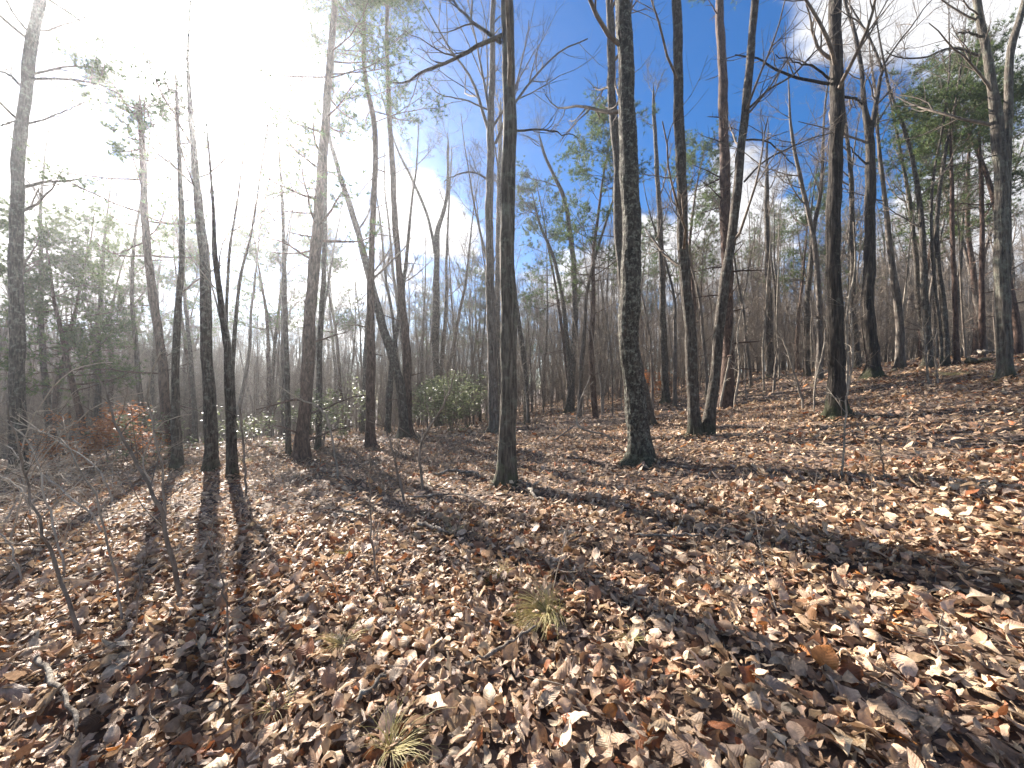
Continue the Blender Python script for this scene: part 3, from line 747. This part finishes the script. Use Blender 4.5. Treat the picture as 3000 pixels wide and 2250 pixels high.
    S('sapling', 'thin stem in the sun right of the lone straight trunk', [(1795, 1300, 7), (1690, 1240, 6), (1700, 1180, 5), (1730, 1100, 3)], M_SAP, 8, 0.45)
    S('sapling', 'straight thin stem close right of the lichen-scaled trunk', [(1912, 1235, 10), (1910, 1100, 8), (1898, 950, 7), (1880, 860, 5)], M_TWIG, 9, 0.6)
    for k, (lb, pts) in enumerate([
        ('pale whip arching left out of the leaves beside the thin sapling', [(300, 1575, 8), (203, 1451, 7), (135, 1396, 6), (63, 1338, 5), (-20, 1285, 4)]),
        ('pale whip bowed low at the edge of the twig tangle', [(125, 1590, 8), (68, 1442, 7), (10, 1400, 5), (-50, 1370, 4)]),
        ('long pale whip drooping over the twig tangle', [(190, 1690, 9), (150, 1520, 8), (100, 1330, 6), (55, 1260, 5), (10, 1235, 4)]),
        ('pale whip with a hooked tip before the copper-leaved beech', [(450, 1430, 7), (420, 1370, 6), (440, 1290, 5), (488, 1234, 4), (561, 1213, 3)]),
        ('pale whip reaching over the copper-leaved beech', [(330, 1480, 7), (290, 1380, 6), (200, 1310, 5), (120, 1262, 4), (20, 1230, 3)]),
        ('pale forked whip above the twig tangle', [(90, 1520, 7), (60, 1350, 6), (110, 1200, 5), (230, 1075, 4), (330, 1062, 3)]),
        ('pale whip pointing up right from the twig tangle', [(30, 1600, 8), (80, 1420, 6), (190, 1260, 5), (300, 1180, 4), (420, 1150, 3)]),
        ('lowest pale whip of the twig tangle', [(60, 1720, 8), (30, 1600, 7), (-30, 1530, 5)])]):
        S('arching_whip', lb, pts, M_WHIP, 7, 0.35, k3=2, cat='sapling')
    # arching pale twig bushes on the left
    for k, (u, v, h, sp) in enumerate([(-60, 1560, 1.5, 1.9), (40, 1490, 1.3, 1.7), (150, 1450, 1.2, 1.5), (-30, 1700, 1.2, 1.6)]):
        bush('twiggy_bush', 'tangled bush of pale arching bare twigs before the tall dim trunk', u, v, h, sp, None, 7, 0, wood=M_WHIP, group='pale arching twig bushes', lean=0.9, k2=5, k3=3, thick=1.1)
    for k, (u, v, h) in enumerate([(1130, 1345, 0.6), (1215, 1345, 0.55), (1290, 1380, 0.5), (1070, 1395, 0.5), (1350, 1330, 0.5), (1010, 1360, 0.5), (1180, 1420, 0.4), (760, 1400, 0.5), (1620, 1290, 0.5), (1700, 1300, 0.45), (1560, 1260, 0.6), (1780, 1260, 0.6), (2010, 1180, 0.7)]):
        bush('dry_brush', 'low patch of dry brown leafless brush on the leaf floor', u, v, h, h * 1.6, None, 9, 0, wood=M_TWIG, cat='brush', group='patches of low dry brush', lean=0.7, k2=6, k3=3, thick=1.3)
rng = np.random.default_rng(21)
undergrowth()

# ------------------------------------------------------------------ the wood behind
def prototype(name, label, cat, group, H, D, mat, kind='bare', **cr):
    P = [np.array([0, 0, -0.3])]; d = np.array([0, 0, 1.0])
    n = 12
    for i in range(n):
        P.append(P[-1] + d * (H + 0.3) / n)
        d = unit(d + rng.normal(size=3) * np.array([0.045, 0.045, 0.0]) + np.array([0, 0, 0.03]))
    P = np.array(P); q = 0.5 * D * (1 - 0.88 * np.linspace(0, 1, n + 1) ** 1.15)
    root = empty(name, (0, 0, 0), label, cat, group)
    g = Geo(); trunk_tube(g, P, q, 9, 0.4, flare=0.4, rough=0.05, seed=int(H * 100)); g.build('trunk', mat, root)
    g = Geo()
    if kind == 'pine':
        gn = Geo(); pine_crown(g, gn, P, q, **cr); g.build('crown', mat, root); tag(gn.build('needles', M_NEEDLE, root), None, kind='stuff')
    else:
        bare_crown(g, P, q, **cr); g.build('crown', M_TWIG, root)
    return root

def scatter_wood():
    G1, L1 = 'dark-barked trees of the background wood', 'bare dark-barked tree in the crowded wood beyond the open leaf floor'
    G2, L2 = 'pale-barked trees of the background wood', 'bare pale-barked tree in the crowded wood beyond the open leaf floor'
    G3, L3 = 'saplings of the background wood', 'thin bare sapling among the trunks of the wood behind'
    protos = []
    for i in range(4):
        protos.append(prototype('forest_tree', L1, 'tree', G1, 13 + 1.2 * i, 0.24 + 0.03 * i, M_OAK, limbs=11, t=(0.4, 0.98), ang=(25, 55), l1=2.4, k2=8, k3=6, k4=2, up=0.12, fine=0.004))
    for i in range(3):
        protos.append(prototype('forest_tree', L2, 'tree', G2, 12 + 1.4 * i, 0.18 + 0.03 * i, M_PALE, limbs=10, t=(0.35, 0.98), ang=(25, 50), l1=2.1, k2=8, k3=6, k4=2, up=0.14, fine=0.004))
    saps = [prototype('sapling', L3, 'sapling', G3, 4.5 + 1.2 * i, 0.05 + 0.012 * i, M_SAP if i % 2 else M_TWIG, limbs=20, t=(0.10, 0.98), ang=(30, 70), l1=1.4, k2=6, k3=5, up=0.07, fine=0.0035) for i in range(4)]
    used = set()
    spots = [(x, y, 1.0) for x, y, r in TREE_SPOTS]
    def free(x, y, d):
        return all((x - a) ** 2 + (y - b) ** 2 > (d * c) ** 2 for a, b, c in spots)
    def put(p, x, y, sc):
        z = float(gz(x, y)); tl = rng.normal(size=2) * 0.035
        if id(p) not in used:
            used.add(id(p)); p.location = (x, y, z); p.rotation_euler = (tl[0], tl[1], rng.uniform(0, 6.28)); p.scale = (sc,) * 3
        else:
            p = copy_tree(p, (x, y, z), rng.uniform(0, 6.28), sc, tilt=tuple(tl))
        spots.append((x, y, 1.0))
        return p
    def near(x):                    # where the open floor ends
        return float(np.interp(x, [-30, -14, -6, 0, 6, 14, 30], [15, 17, 17.5, 18, 17, 18, 16]))
    n = 0
    while n < 270:
        y = 11 + 55 * rng.random() ** 1.25; x = rng.uniform(-1.42, 1.42) * y
        if y < near(x) or not free(x, y, 1.6): continue
        w = rng.random()
        p = protos[rng.integers(0, 4)] if w < 0.55 else protos[4 + rng.integers(0, 3)]
        put(p, x, y, rng.uniform(0.72, 1.15)); n += 1
    n = 0
    while n < 280:
        y = 11 + 34 * rng.random() ** 1.2; x = rng.uniform(-1.42, 1.42) * y
        if y < near(x) - (2.0 if x > 3 else -2.0) or not free(x, y, 0.7): continue
        put(saps[rng.integers(0, 4)], x, y, rng.uniform(0.7, 1.4)); n += 1
    # pines standing among them
    GP, LP = 'pines of the background wood', 'green-needled pine standing in the wood behind'
    pines = [prototype('pine_tree', LP, 'tree', GP, 15 + i, 0.30, M_PINE, 'pine', limbs=54, t=(0.45, 1.0), l1=2.4, k2=11, clump=16, nlen=0.2, nw=0.02, dead=12) for i in range(2)]
    for k, (u, Y, h, *lab) in enumerate([(1745, 18, 15.5, 'full green pine between the lone straight trunk and the lichen-scaled trunk'), (1665, 25, 15, 'pine standing behind the two-stemmed slim tree'), (2035, 21, 16, 'pine standing behind the twin-stemmed tree'), (2985, 14, 13, 'green pine on the slope past the sunlit forked trunk'), (1542, 42, 13), (790, 20, 12.5, 'pine in the hollow between the many-stemmed tree and the thick-footed pine'), (330, 21, 13, 'pine in the hollow behind the leaning pine'), (2340, 24, 12, 'pine beyond the pale leaning sapling on the slope'), (2700, 20, 13, 'pine behind the left-bending grey trunk on the slope'), (2520, 33, 14), (160, 17, 11.5, 'pine in the hollow behind the twig tangle'), (1010, 24, 14), (560, 24, 15), (1250, 38, 14), (1880, 34, 15), (2200, 40, 16), (1400, 30, 13), (2860, 22, 16)]):
        p = at_depth(u, 1146, Y)
        o = put(pines[k % 2], float(p[0]), float(Y), h / 15.5)
        if lab: o['label'] = lab[0]
        else: o['label'] = LP
    hem = prototype('hemlock_tree', 'dense dark young conifer with level sprays behind the copper-leaved beech', 'tree', None, 8.0, 0.2, M_PINE, 'pine', limbs=60, t=(0.3, 1.0), l1=2.0, k2=12, clump=16, nlen=0.15, nw=0.022, up=0.0)
    p = at_depth(255, 1146, 14.5); put(hem, float(p[0]), 14.5, 1.15)

    # the masses behind: thicket of slim poles, then the far wood
    def pole_mesh(name, H, r0, k1, k2, k3, t0, ang, lr, fine, mat):
        P = [np.array([0, 0, -0.25])]; d = unit(np.array([rng.normal() * 0.05, rng.normal() * 0.05, 1.0]))
        for i in range(7):
            P.append(P[-1] + d * (H + 0.25) / 7); d = unit(d + rng.normal(size=3) * np.array([0.07, 0.07, 0]) + [0, 0, 0.05])
        P = np.array(P); q = r0 * (1 - 0.85 * np.linspace(0, 1, 8))
        g = Geo(); g.tubes(P, q, 5)
        A, a = sprout(P, q, k1, t0, 1.0, ang, 0, 0.5, 5, 0.15, 0.07, fine * 1.6, absl=lr)
        g.tubes(A, a, 3)
        B, b = sprout(A, a, k2, 0.15, 1.0, (25, 60), 0.5, 0.7, 4, 0.15, 0.06, fine * 1.2)
        g.tubes(B, b, 3)
        C, c = sprout(B, b, k3, 0.2, 1.0, (25, 55), 0.55, 0.8, 3, 0.15, 0.05, fine)
        g.tubes(C, c, 3)
        o = g.build(name, mat); COL.objects.unlink(o)
        return o
    def mass(name, label, cat, protos, x, y, smin, smax, seed):
        coll = bpy.data.collections.new(name + '_kinds')
        for p in protos: coll.objects.link(p)
        me = bpy.data.meshes.new(name)
        me.from_pydata(np.stack([x, y, gz(x, y)], 1).tolist(), [], [])
        o = bpy.data.objects.new(name, me); COL.objects.link(o)
        ng = bpy.data.node_groups.new(name, 'GeometryNodeTree')
        ng.interface.new_socket('Geometry', in_out='INPUT', socket_type='NodeSocketGeometry')
        ng.interface.new_socket('Geometry', in_out='OUTPUT', socket_type='NodeSocketGeometry')
        N, L = ng.nodes, ng.links
        gi, go = N.new('NodeGroupInput'), N.new('NodeGroupOutput')
        ci = N.new('GeometryNodeCollectionInfo'); ci.inputs[0].default_value = coll
        ci.inputs['Separate Children'].default_value = True; ci.inputs['Reset Children'].default_value = True
        ip = N.new('GeometryNodeInstanceOnPoints'); ip.inputs['Pick Instance'].default_value = True
        def rnd(dt, lo, hi, sd):
            n = N.new('FunctionNodeRandomValue'); n.data_type = dt
            k = {'FLOAT': (2, 3, 1), 'INT': (4, 5, 2), 'FLOAT_VECTOR': (0, 1, 0)}[dt]
            n.inputs[k[0]].default_value = lo; n.inputs[k[1]].default_value = hi
            n.inputs['Seed'].default_value = sd
            return n.outputs[k[2]]
        L.new(gi.outputs[0], ip.inputs['Points']); L.new(ci.outputs[0], ip.inputs['Instance'])
        L.new(rnd('INT', 0, len(protos) - 1, seed), ip.inputs['Instance Index'])
        L.new(rnd('FLOAT_VECTOR', (-0.07, -0.07, 0), (0.07, 0.07, 6.28), seed + 1), ip.inputs['Rotation'])
        L.new(rnd('FLOAT', smin, smax, seed + 2), ip.inputs['Scale'])
        L.new(ip.outputs[0], go.inputs[0])
        md = o.modifiers.new('plants', 'NODES'); md.node_group = ng
        tag(o, label, cat, None, 'stuff')
    pp = [pole_mesh('pole', 6.5 + 0.8 * i, 0.045, 18, 6, 4, 0.12, (25, 65), 1.3, 0.0045, (M_TWIG, M_SAP)[i % 2]) for i in range(5)]
    N = 1250
    y = 18 + 42 * rng.random(N); x = rng.uniform(-1.45, 1.45, N) * y
    keep = (y > 24) | (x < 1 - 0.25 * (y - 18)); x, y = x[keep], y[keep]
    mass('thicket', 'grey-brown thicket of countless slim poles between the background trunks', 'thicket', pp, x, y, 0.6, 1.35, 3)
    fp = [pole_mesh('far_tree', 13 + 1.2 * i, 0.12, 16, 6, 4, 0.3, (20, 55), 2.6, 0.008, (M_SAP, M_TWIG)[i % 2]) for i in range(4)]
    N = 1350
    y = 36 + 80 * rng.random(N); x = rng.uniform(-1.5, 1.5, N) * y
    mass('far_wood', 'far grey mass of bare trunks and twigs closing the view', 'wood', fp, x, y, 0.75, 1.2, 9)
rng = np.random.default_rng(WOOD_SEED)
scatter_wood()

# ------------------------------------------------------------------ fallen leaves
rng = np.random.default_rng(33)
PALETTE = np.array([[0.48, 0.325, 0.205], [0.60, 0.44, 0.295], [0.38, 0.24, 0.14], [0.25, 0.13, 0.068], [0.31, 0.115, 0.045], [0.46, 0.185, 0.05], [0.37, 0.27, 0.19], [0.11, 0.06, 0.036]])
PW = np.array([0.33, 0.26, 0.17, 0.09, 0.06, 0.01, 0.05, 0.03]); PW /= PW.sum()

def leaf_shapes(N, nx, ny, L, curl=1.0):
    """N curled leaves in their own space: length along y, upper side +z"""
    s = np.linspace(-1, 1, nx + 1); t = np.linspace(0, 1, ny + 1)
    S, T = np.meshgrid(s, t)
    S, T = S.ravel()[None], T.ravel()[None]
    kind = rng.random((N, 1))
    e = np.where(kind < 0.4, 0.85, np.where(kind < 0.62, 1.25, 1.0))
    w = np.sin(math.pi * np.clip(T, 0.02, 0.985) ** e)
    lob = np.where(kind > 0.62, 0.70 + 0.34 * np.cos(T * math.pi * 6.0 + 0.6), 1.0)
    w = w * (1 - (1 - lob) * np.abs(S))
    L = L[:, None]; W = L * rng.uniform(0.26, 0.42, (N, 1))
    x = S * w * W; y = (T - 0.5) * L
    kc = curl * rng.normal(0, 1, (N, 1)) * 0.9 / W          # curvature across
    kc = np.where(np.abs(kc) < 0.15, 0.15, kc)
    a = x * kc * (0.55 + 0.9 * np.abs(T - rng.uniform(0, 1, (N, 1))))
    z = (1 - np.cos(np.clip(a, -2.6, 2.6))) / kc; x2 = np.sin(np.clip(a, -2.6, 2.6)) / kc
    x2 = np.where(np.abs(a) < 1e-4, x, x2)
    kb = curl * rng.normal(0, 1, (N, 1)) * 1.5 / L + 0.2     # bend along
    b = y * kb
    y2 = np.sin(b) / kb; z = z + (1 - np.cos(b)) / kb
    tw = rng.normal(0, 0.5, (N, 1)) * curl * (T - 0.5)
    xx = x2 * np.cos(tw) - z * np.sin(tw); zz = x2 * np.sin(tw) + z * np.cos(tw)
    zz = zz + 0.075 * L * np.sin(S * rng.uniform(2, 5, (N, 1)) + rng.uniform(0, 6.28, (N, 1))) * np.sin(T * rng.uniform(5, 12, (N, 1)) + rng.uniform(0, 6.28, (N, 1)))
    V = np.stack([xx, y2, zz], -1)
    n1 = nx + 1
    i = (np.arange(ny)[:, None] * n1 + np.arange(nx)[None])
    f = np.stack([i, i + 1, i + n1 + 1, i + n1], -1).reshape(-1, 4)
    uv = np.stack([(S[0] + 1) / 2, T[0]], 1)
    return V, f, uv

def frames(N, tilt):
    yaw = rng.uniform(0, 6.28, N)
    nrm = unit(np.stack([rng.normal(0, tilt, N), rng.normal(0, tilt, N), np.where(rng.random(N) < 0.5, 1, -1)], 1))
    f = np.stack([np.cos(yaw), np.sin(yaw), 0 * yaw], 1)
    X = unit(np.cross(f, nrm)); Y = np.cross(nrm, X)
    return X, Y, nrm

def leaf_colours(N):
    c = PALETTE[rng.choice(len(PALETTE), N, p=PW)]
    return np.clip(c * rng.uniform(0.75, 1.2, (N, 1)) * (1 + rng.normal(0, 0.02, (N, 3))), 0.02, 0.75)

def scatter_xy(N, y0, y1, power=1.0):
    k = np.arange(N) + rng.random() * 1000        # evenly spread, no bare gaps or clots
    a = (k * 0.7548776662466927) % 1.0; b = (k * 0.5698402909980532) % 1.0
    a = np.clip(a + rng.normal(0, 0.25 / math.sqrt(N), N), 0, 1); b = np.clip(b + rng.normal(0, 0.25 / math.sqrt(N), N), 0, 1)
    y = np.sqrt(max(y0, 0) ** 2 + a * (y1 ** 2 - max(y0, 0) ** 2))
    x = (2 * b - 1) * (1.42 * y + 1.5)
    return x, y

def litter(name, N, y0, y1, nx, ny, size, tilt, lift, mat, curl):
    x, y = scatter_xy(N, y0, y1)
    L = np.clip(rng.lognormal(math.log(size), 0.42, N), size * 0.35, size * 1.9)
    V, f, uv = leaf_shapes(N, nx, ny, L, curl)
    X, Y, Z = frames(N, tilt)
    V = V[..., 0:1] * X[:, None] + V[..., 1:2] * Y[:, None] + V[..., 2:3] * Z[:, None]
    low = -V[..., 2].min(1)
    z = gz(x, y) + low * 0.75 + rng.uniform(-0.01, lift, N)
    V = V + np.stack([x, y, z], 1)[:, None]
    k = V.shape[1]
    F = (f[None] + (np.arange(N) * k)[:, None, None]).reshape(-1, 4)
    g = Geo(); g.add(V.reshape(-1, 3), F, np.repeat(leaf_colours(N), k, 0))
    o = g.build(name, mat, GROUND, uv=np.tile(uv, (N, 1)))
    return tag(o, None, kind='stuff')

litter('leaf_litter', 13000, 0.3, 3.4, 4, 5, 0.083, 0.68, 0.06, M_LEAF, 1.15)
litter('leaf_litter', 14000, 3.3, 5.4, 3, 4, 0.088, 0.66, 0.06, M_LEAF, 1.1)
litter('leaf_litter', 44000, 5.2, 14.0, 2, 2, 0.098, 0.55, 0.05, M_LITTER, 0.9)
litter('leaf_litter', 62000, 13.6, 46.0, 1, 2, 0.165, 0.6, 0.06, M_LITTER, 0.8)

def banked_leaves():
    """leaves drifted against the feet of the nearer trunks"""
    xs, ys, hs = [], [], []
    for x, y, rr in TREE_SPOTS:
        if y > 13: continue
        n = 110
        a = rng.uniform(0, 6.28, n); d = rr * 1.25 + np.abs(rng.normal(0, 0.16, n))
        xs.append(x + np.cos(a) * d); ys.append(y + np.sin(a) * d); hs.append(0.13 * np.exp(-(d - rr) / 0.16) * rng.random(n))
    x, y, h = np.concatenate(xs), np.concatenate(ys), np.concatenate(hs)
    N = len(x)
    V, f, uv = leaf_shapes(N, 2, 3, rng.uniform(0.06, 0.13, N), 1.0)
    X, Y, Z = frames(N, 0.8)
    V = V[..., 0:1] * X[:, None] + V[..., 1:2] * Y[:, None] + V[..., 2:3] * Z[:, None] + np.stack([x, y, gz(x, y) + h + 0.04], 1)[:, None]
    k = V.shape[1]
    g = Geo(); g.add(V.reshape(-1, 3), (f[None] + (np.arange(N) * k)[:, None, None]).reshape(-1, 4), np.repeat(leaf_colours(N), k, 0))
    tag(g.build('banked_leaves', M_LITTER, GROUND), None, kind='stuff')
banked_leaves()

def single_leaves():
    """the 300 leaves that show largest, each an object of its own"""
    NV = 60
    L = np.clip(rng.lognormal(math.log(0.104), 0.2, NV), 0.07, 0.15)
    V, f, uv = leaf_shapes(NV, 4, 6, L, 0.9)
    C = leaf_colours(NV)
    protos = []
    n = 0
    while n < 300:
        y = 1.25 + 2.1 * rng.random() ** 1.2; x = rng.uniform(-1.36, 1.36) * y
        k = n % NV
        if n < NV:
            g = Geo(); g.add(V[k], f, np.repeat(C[k:k + 1], V.shape[1], 0))
            o = g.build('leaf', M_LEAF, GROUND, uv=uv); protos.append(o)
        else:
            o = protos[k].copy(); COL.objects.link(o)
        o.rotation_euler = (rng.normal(0, 0.45) + (math.pi if rng.random() < 0.4 else 0), rng.normal(0, 0.45), rng.uniform(0, 6.28))
        low = V[k] @ np.array(o.rotation_euler.to_matrix()).T
        o.location = (x, y, float(gz(x, y)) + 0.035 - float(low[:, 2].min()) * 0.8)
        n += 1
single_leaves()

# ------------------------------------------------------------------ sticks, logs, grass
def stick(label, pts, w, name='fallen_stick', cat='stick', mat=None, lift=0.02, twigs=2, sides=8, lifts=None):
    P = np.array([ground_hit(u, v) for u, v in pts])
    P[:, 2] = gz(P[:, 0], P[:, 1]) + lift + 0.03
    if lifts is not None: P[:, 2] += np.array(lifts)
    d = np.linalg.norm(P[0] - [0, 0, EYE]); r = 0.5 * w * d / FPX / 1.3
    q = r * np.linspace(1, 0.55, len(P))
    P, q = resample(P, q, 14)
    P[1:-1] += rng.normal(size=(12, 3)) * r * 0.5
    q = q * rng.uniform(0.85, 1.15, 14); q[0] *= 0.5; q[-1] *= 0.4
    b = P[0].copy()
    root = empty(name, b, label, cat)
    P[:, 2] += r
    g = Geo(); g.tubes(P, q, sides); g.build('stem', mat or M_STICK, root, origin=b)
    if twigs:
        A, a = sprout(P, q, twigs, 0.25, 0.9, (30, 60), 0.35, 0.5, 6, 0.12, 0.0, 0.003)
        A[..., 2] = np.maximum(A[..., 2], gz(A[..., 0], A[..., 1]) + 0.02)
        for k in range(len(A)):
            g = Geo(); g.tubes(A[k], a[k], 5); g.build('side_twig', mat or M_STICK, root, origin=b)

stick('weathered white stick with a side twig lying among dark leaves', [(108, 1966), (140, 2020), (172, 2079), (199, 2133), (221, 2205)], 11, twigs=2, lift=0.05)
stick('short grey branch piece beside a small green tuft', [(1221, 1559), (1265, 1566), (1312, 1586)], 17, twigs=1, lift=0.04)
stick('mottled grey stick lying before the tuft of yellow grass', [(1362, 1993), (1429, 1966), (1511, 1911), (1574, 1875)], 15, twigs=1, lift=0.04)
stick('dark lichen-spotted stick partly under the leaves', [(1050, 2106), (1090, 2056), (1131, 2011)], 16, twigs=0, lift=0.03)
stick('pale straight stick next to a dark shoot', [(1000, 1513), (1040, 1522), (1077, 1534)], 11, twigs=0, lift=0.04)
stick('long dark branch lying level in the shade of the lichen-scaled trunk', [(1859, 1594), (1960, 1597), (2063, 1596)], 11, twigs=2, lift=0.04)
stick('pale curved branch on the leaves left of the lone straight trunk', [(1271, 1404), (1340, 1396), (1389, 1400), (1410, 1412)], 13, twigs=1, lift=0.04)
stick('thin dark branch lying left of the lone trunk foot', [(1199, 1473), (1316, 1464), (1430, 1491)], 8, twigs=2, lift=0.04)
stick('short white crooked stick right of the lone trunk foot', [(1543, 1437), (1560, 1469), (1592, 1491)], 14, twigs=1, lift=0.05)
stick('fallen branch propped up off the floor behind the lone trunk', [(1624, 1297), (1670, 1280), (1723, 1262)], 9, mat=M_TWIG, lifts=[0, 0.15, 0.4], twigs=2)
stick('rotting log on the crest behind the sunlit forked trunk', [(2827, 1073), (2860, 1068), (2912, 1066)], 14, 'fallen_log', 'log', M_OAK, 0.0, 0, 10)
stick('pale bare pole lying on the crest behind the rotting log', [(2854, 1058), (2880, 1058), (2914, 1060)], 8, 'fallen_log', 'log', M_STICK, 0.25, 0, 8)
stick('pale log lying in the sun behind the twin-stemmed tree', [(2172, 1124), (2205, 1119), (2240, 1114)], 9, 'fallen_log', 'log', M_STICK, 0.0, 0, 8)

def grass(label, u, v, blades, length, spread, lean=(0, 0), group=None):
    b = ground_hit(u, v); b[2] = gz(b[0], b[1]) + 0.045
    N = blades
    a = rng.uniform(0, 6.28, N); o = np.abs(rng.normal(0, 0.3, N)) * spread
    p = np.stack([np.cos(a) * o, np.sin(a) * o, 0 * a], 1)
    d = unit(np.stack([np.cos(a) * 0.9 + lean[0], np.sin(a) * 0.9 + lean[1], rng.uniform(0.5, 1.4, N)], 1))
    l = length * rng.uniform(0.5, 1.2, N); w = rng.uniform(0.0013, 0.0026, N)
    pts = [p]
    for k in range(5):
        p = p + d * (l / 5)[:, None]; pts.append(p); d = unit(d + np.array([0, 0, -0.30]) + rng.normal(size=d.shape) * 0.10)
    P = np.stack(pts, 1); P[..., 2] = np.maximum(P[..., 2], 0.012)
    g = Geo(); g.tubes(P, w[:, None] * np.linspace(1, 0.25, 6), 3)
    o = g.build('grass_tuft', M_GRASS); o.location = b.tolist()
    tag(o, label, 'grass', group)

grass('big tuft of yellow-green grass among curled leaves', 1600, 1825, 340, 0.25, 0.15, (-0.8, -0.5))
grass('straw-coloured tuft just behind the big yellow-green tuft', 1470, 1708, 60, 0.16, 0.1, (-0.3, -0.3))
grass('small green tuft at the end of the short grey branch piece', 1335, 1572, 70, 0.16, 0.12)
grass('faint grass tuft at the foot of the single dark shoot', 1013, 1635, 50, 0.14, 0.1)
grass('yellow tuft left of the dark lichen-spotted stick', 1003, 1915, 80, 0.16, 0.1, (-0.2, 0))
grass('small dark green tuft on leaves right of the mottled grey stick', 1850, 1902, 50, 0.11, 0.1)
grass('arching pale tuft of long grass below the dark lichen-spotted stick', 1149, 2235, 90, 0.22, 0.1, (0.5, 0))
grass('wisp of green grass in sunlit leaves left of the arching tuft', 796, 2110, 30, 0.15, 0.06, (0.3, 0))
grass('grass wisps on the slope beside the slim slope sapling', 2790, 1105, 160, 0.3, 0.5)
grass('sparse green wisps at the edge of the hollow', 700, 1360, 120, 0.3, 0.6)

def floor_details():
    # slender wiry seedlings standing in the leaves
    protos = []
    for k in range(5):
        h = 0.28 + 0.07 * k
        P = np.array([[0, 0, -0.04], [0.01, 0, 0.3 * h], [rng.normal() * 0.03, rng.normal() * 0.03, 0.65 * h], [rng.normal() * 0.06, rng.normal() * 0.06, h]])
        P, q = resample(P, np.linspace(0.0032, 0.0014, 4), 9)
        root = empty('wiry_seedling', (0, 0, 0), 'thin wiry leafless seedling standing in the fallen leaves', 'seedling', 'wiry seedlings on the leaf floor')
        g = Geo(); g.tubes(P, q, 5); g.build('stem', M_TWIG if k % 2 else M_SAP, root)
        A, a = sprout(P, q, 5, 0.35, 1.0, (30, 60), 0.4, 0.7, 5, 0.12, 0.05, 0.0011)
        g = Geo(); g.tubes(A, a, 3); tag(g.build('twigs', M_TWIG if k % 2 else M_SAP, root), None, kind='stuff')
        protos.append(root)
    for n in range(80):
        y = 2.4 + 9 * rng.random() ** 1.1; x = rng.uniform(-1.3, 1.3) * y
        z = float(gz(x, y)); t = tuple(rng.normal(size=2) * 0.2)
        if n < 5:
            protos[n].location = (x, y, z); protos[n].rotation_euler = (t[0], t[1], rng.uniform(0, 6.28))
        else:
            copy_tree(protos[n % 5], (x, y, z), rng.uniform(0, 6.28), rng.uniform(0.7, 1.5), tilt=t)
    # broken twigs too many and too thin to pick apart
    N = 420
    x, y = scatter_xy(N, 1.2, 9.0)
    L = rng.uniform(0.08, 0.4, N); a = rng.uniform(0, 6.28, N); t = np.linspace(-0.5, 0.5, 5)
    X = x[:, None] + np.cos(a)[:, None] * L[:, None] * t + rng.normal(size=(N, 5)) * 0.012
    Y = y[:, None] + np.sin(a)[:, None] * L[:, None] * t + rng.normal(size=(N, 5)) * 0.012
    Z = gz(X, Y) + rng.uniform(0.035, 0.085, N)[:, None] + rng.normal(0, 0.12, N)[:, None] * L[:, None] * t
    g = Geo(); g.tubes(np.stack([X, Y, Z], -1), rng.uniform(0.0015, 0.004, N)[:, None] * np.linspace(1, 0.6, 5), 5)
    tag(g.build('twig_litter', M_STICK, GROUND), None, kind='stuff')
floor_details()

# ------------------------------------------------------------------ the sunlit air
def haze():
    g = Geo()
    x, y0, y1, z0, z1 = 330, -60, 330, -22, 27
    V = [(-x, y0, z0), (x, y0, z0), (x, y1, z0), (-x, y1, z0), (-x, y0, z1), (x, y0, z1), (x, y1, z1), (-x, y1, z1)]
    g.add(V, [(0, 3, 2, 1), (4, 5, 6, 7), (0, 1, 5, 4), (1, 2, 6, 5), (2, 3, 7, 6), (3, 0, 4, 7)])
    m, nt, o = material('haze')
    v = node(nt, 'ShaderNodeVolumePrincipled', {'Color': (0.92, 0.95, 1.0, 1), 'Density': 0.0021, 'Anisotropy': 0.78})
    nt.links.new(v.outputs[0], o.inputs['Volume'])
    tag(g.build('haze', m, smooth=False), 'thin sunlit haze filling the wood', 'haze', None, 'stuff')
haze()
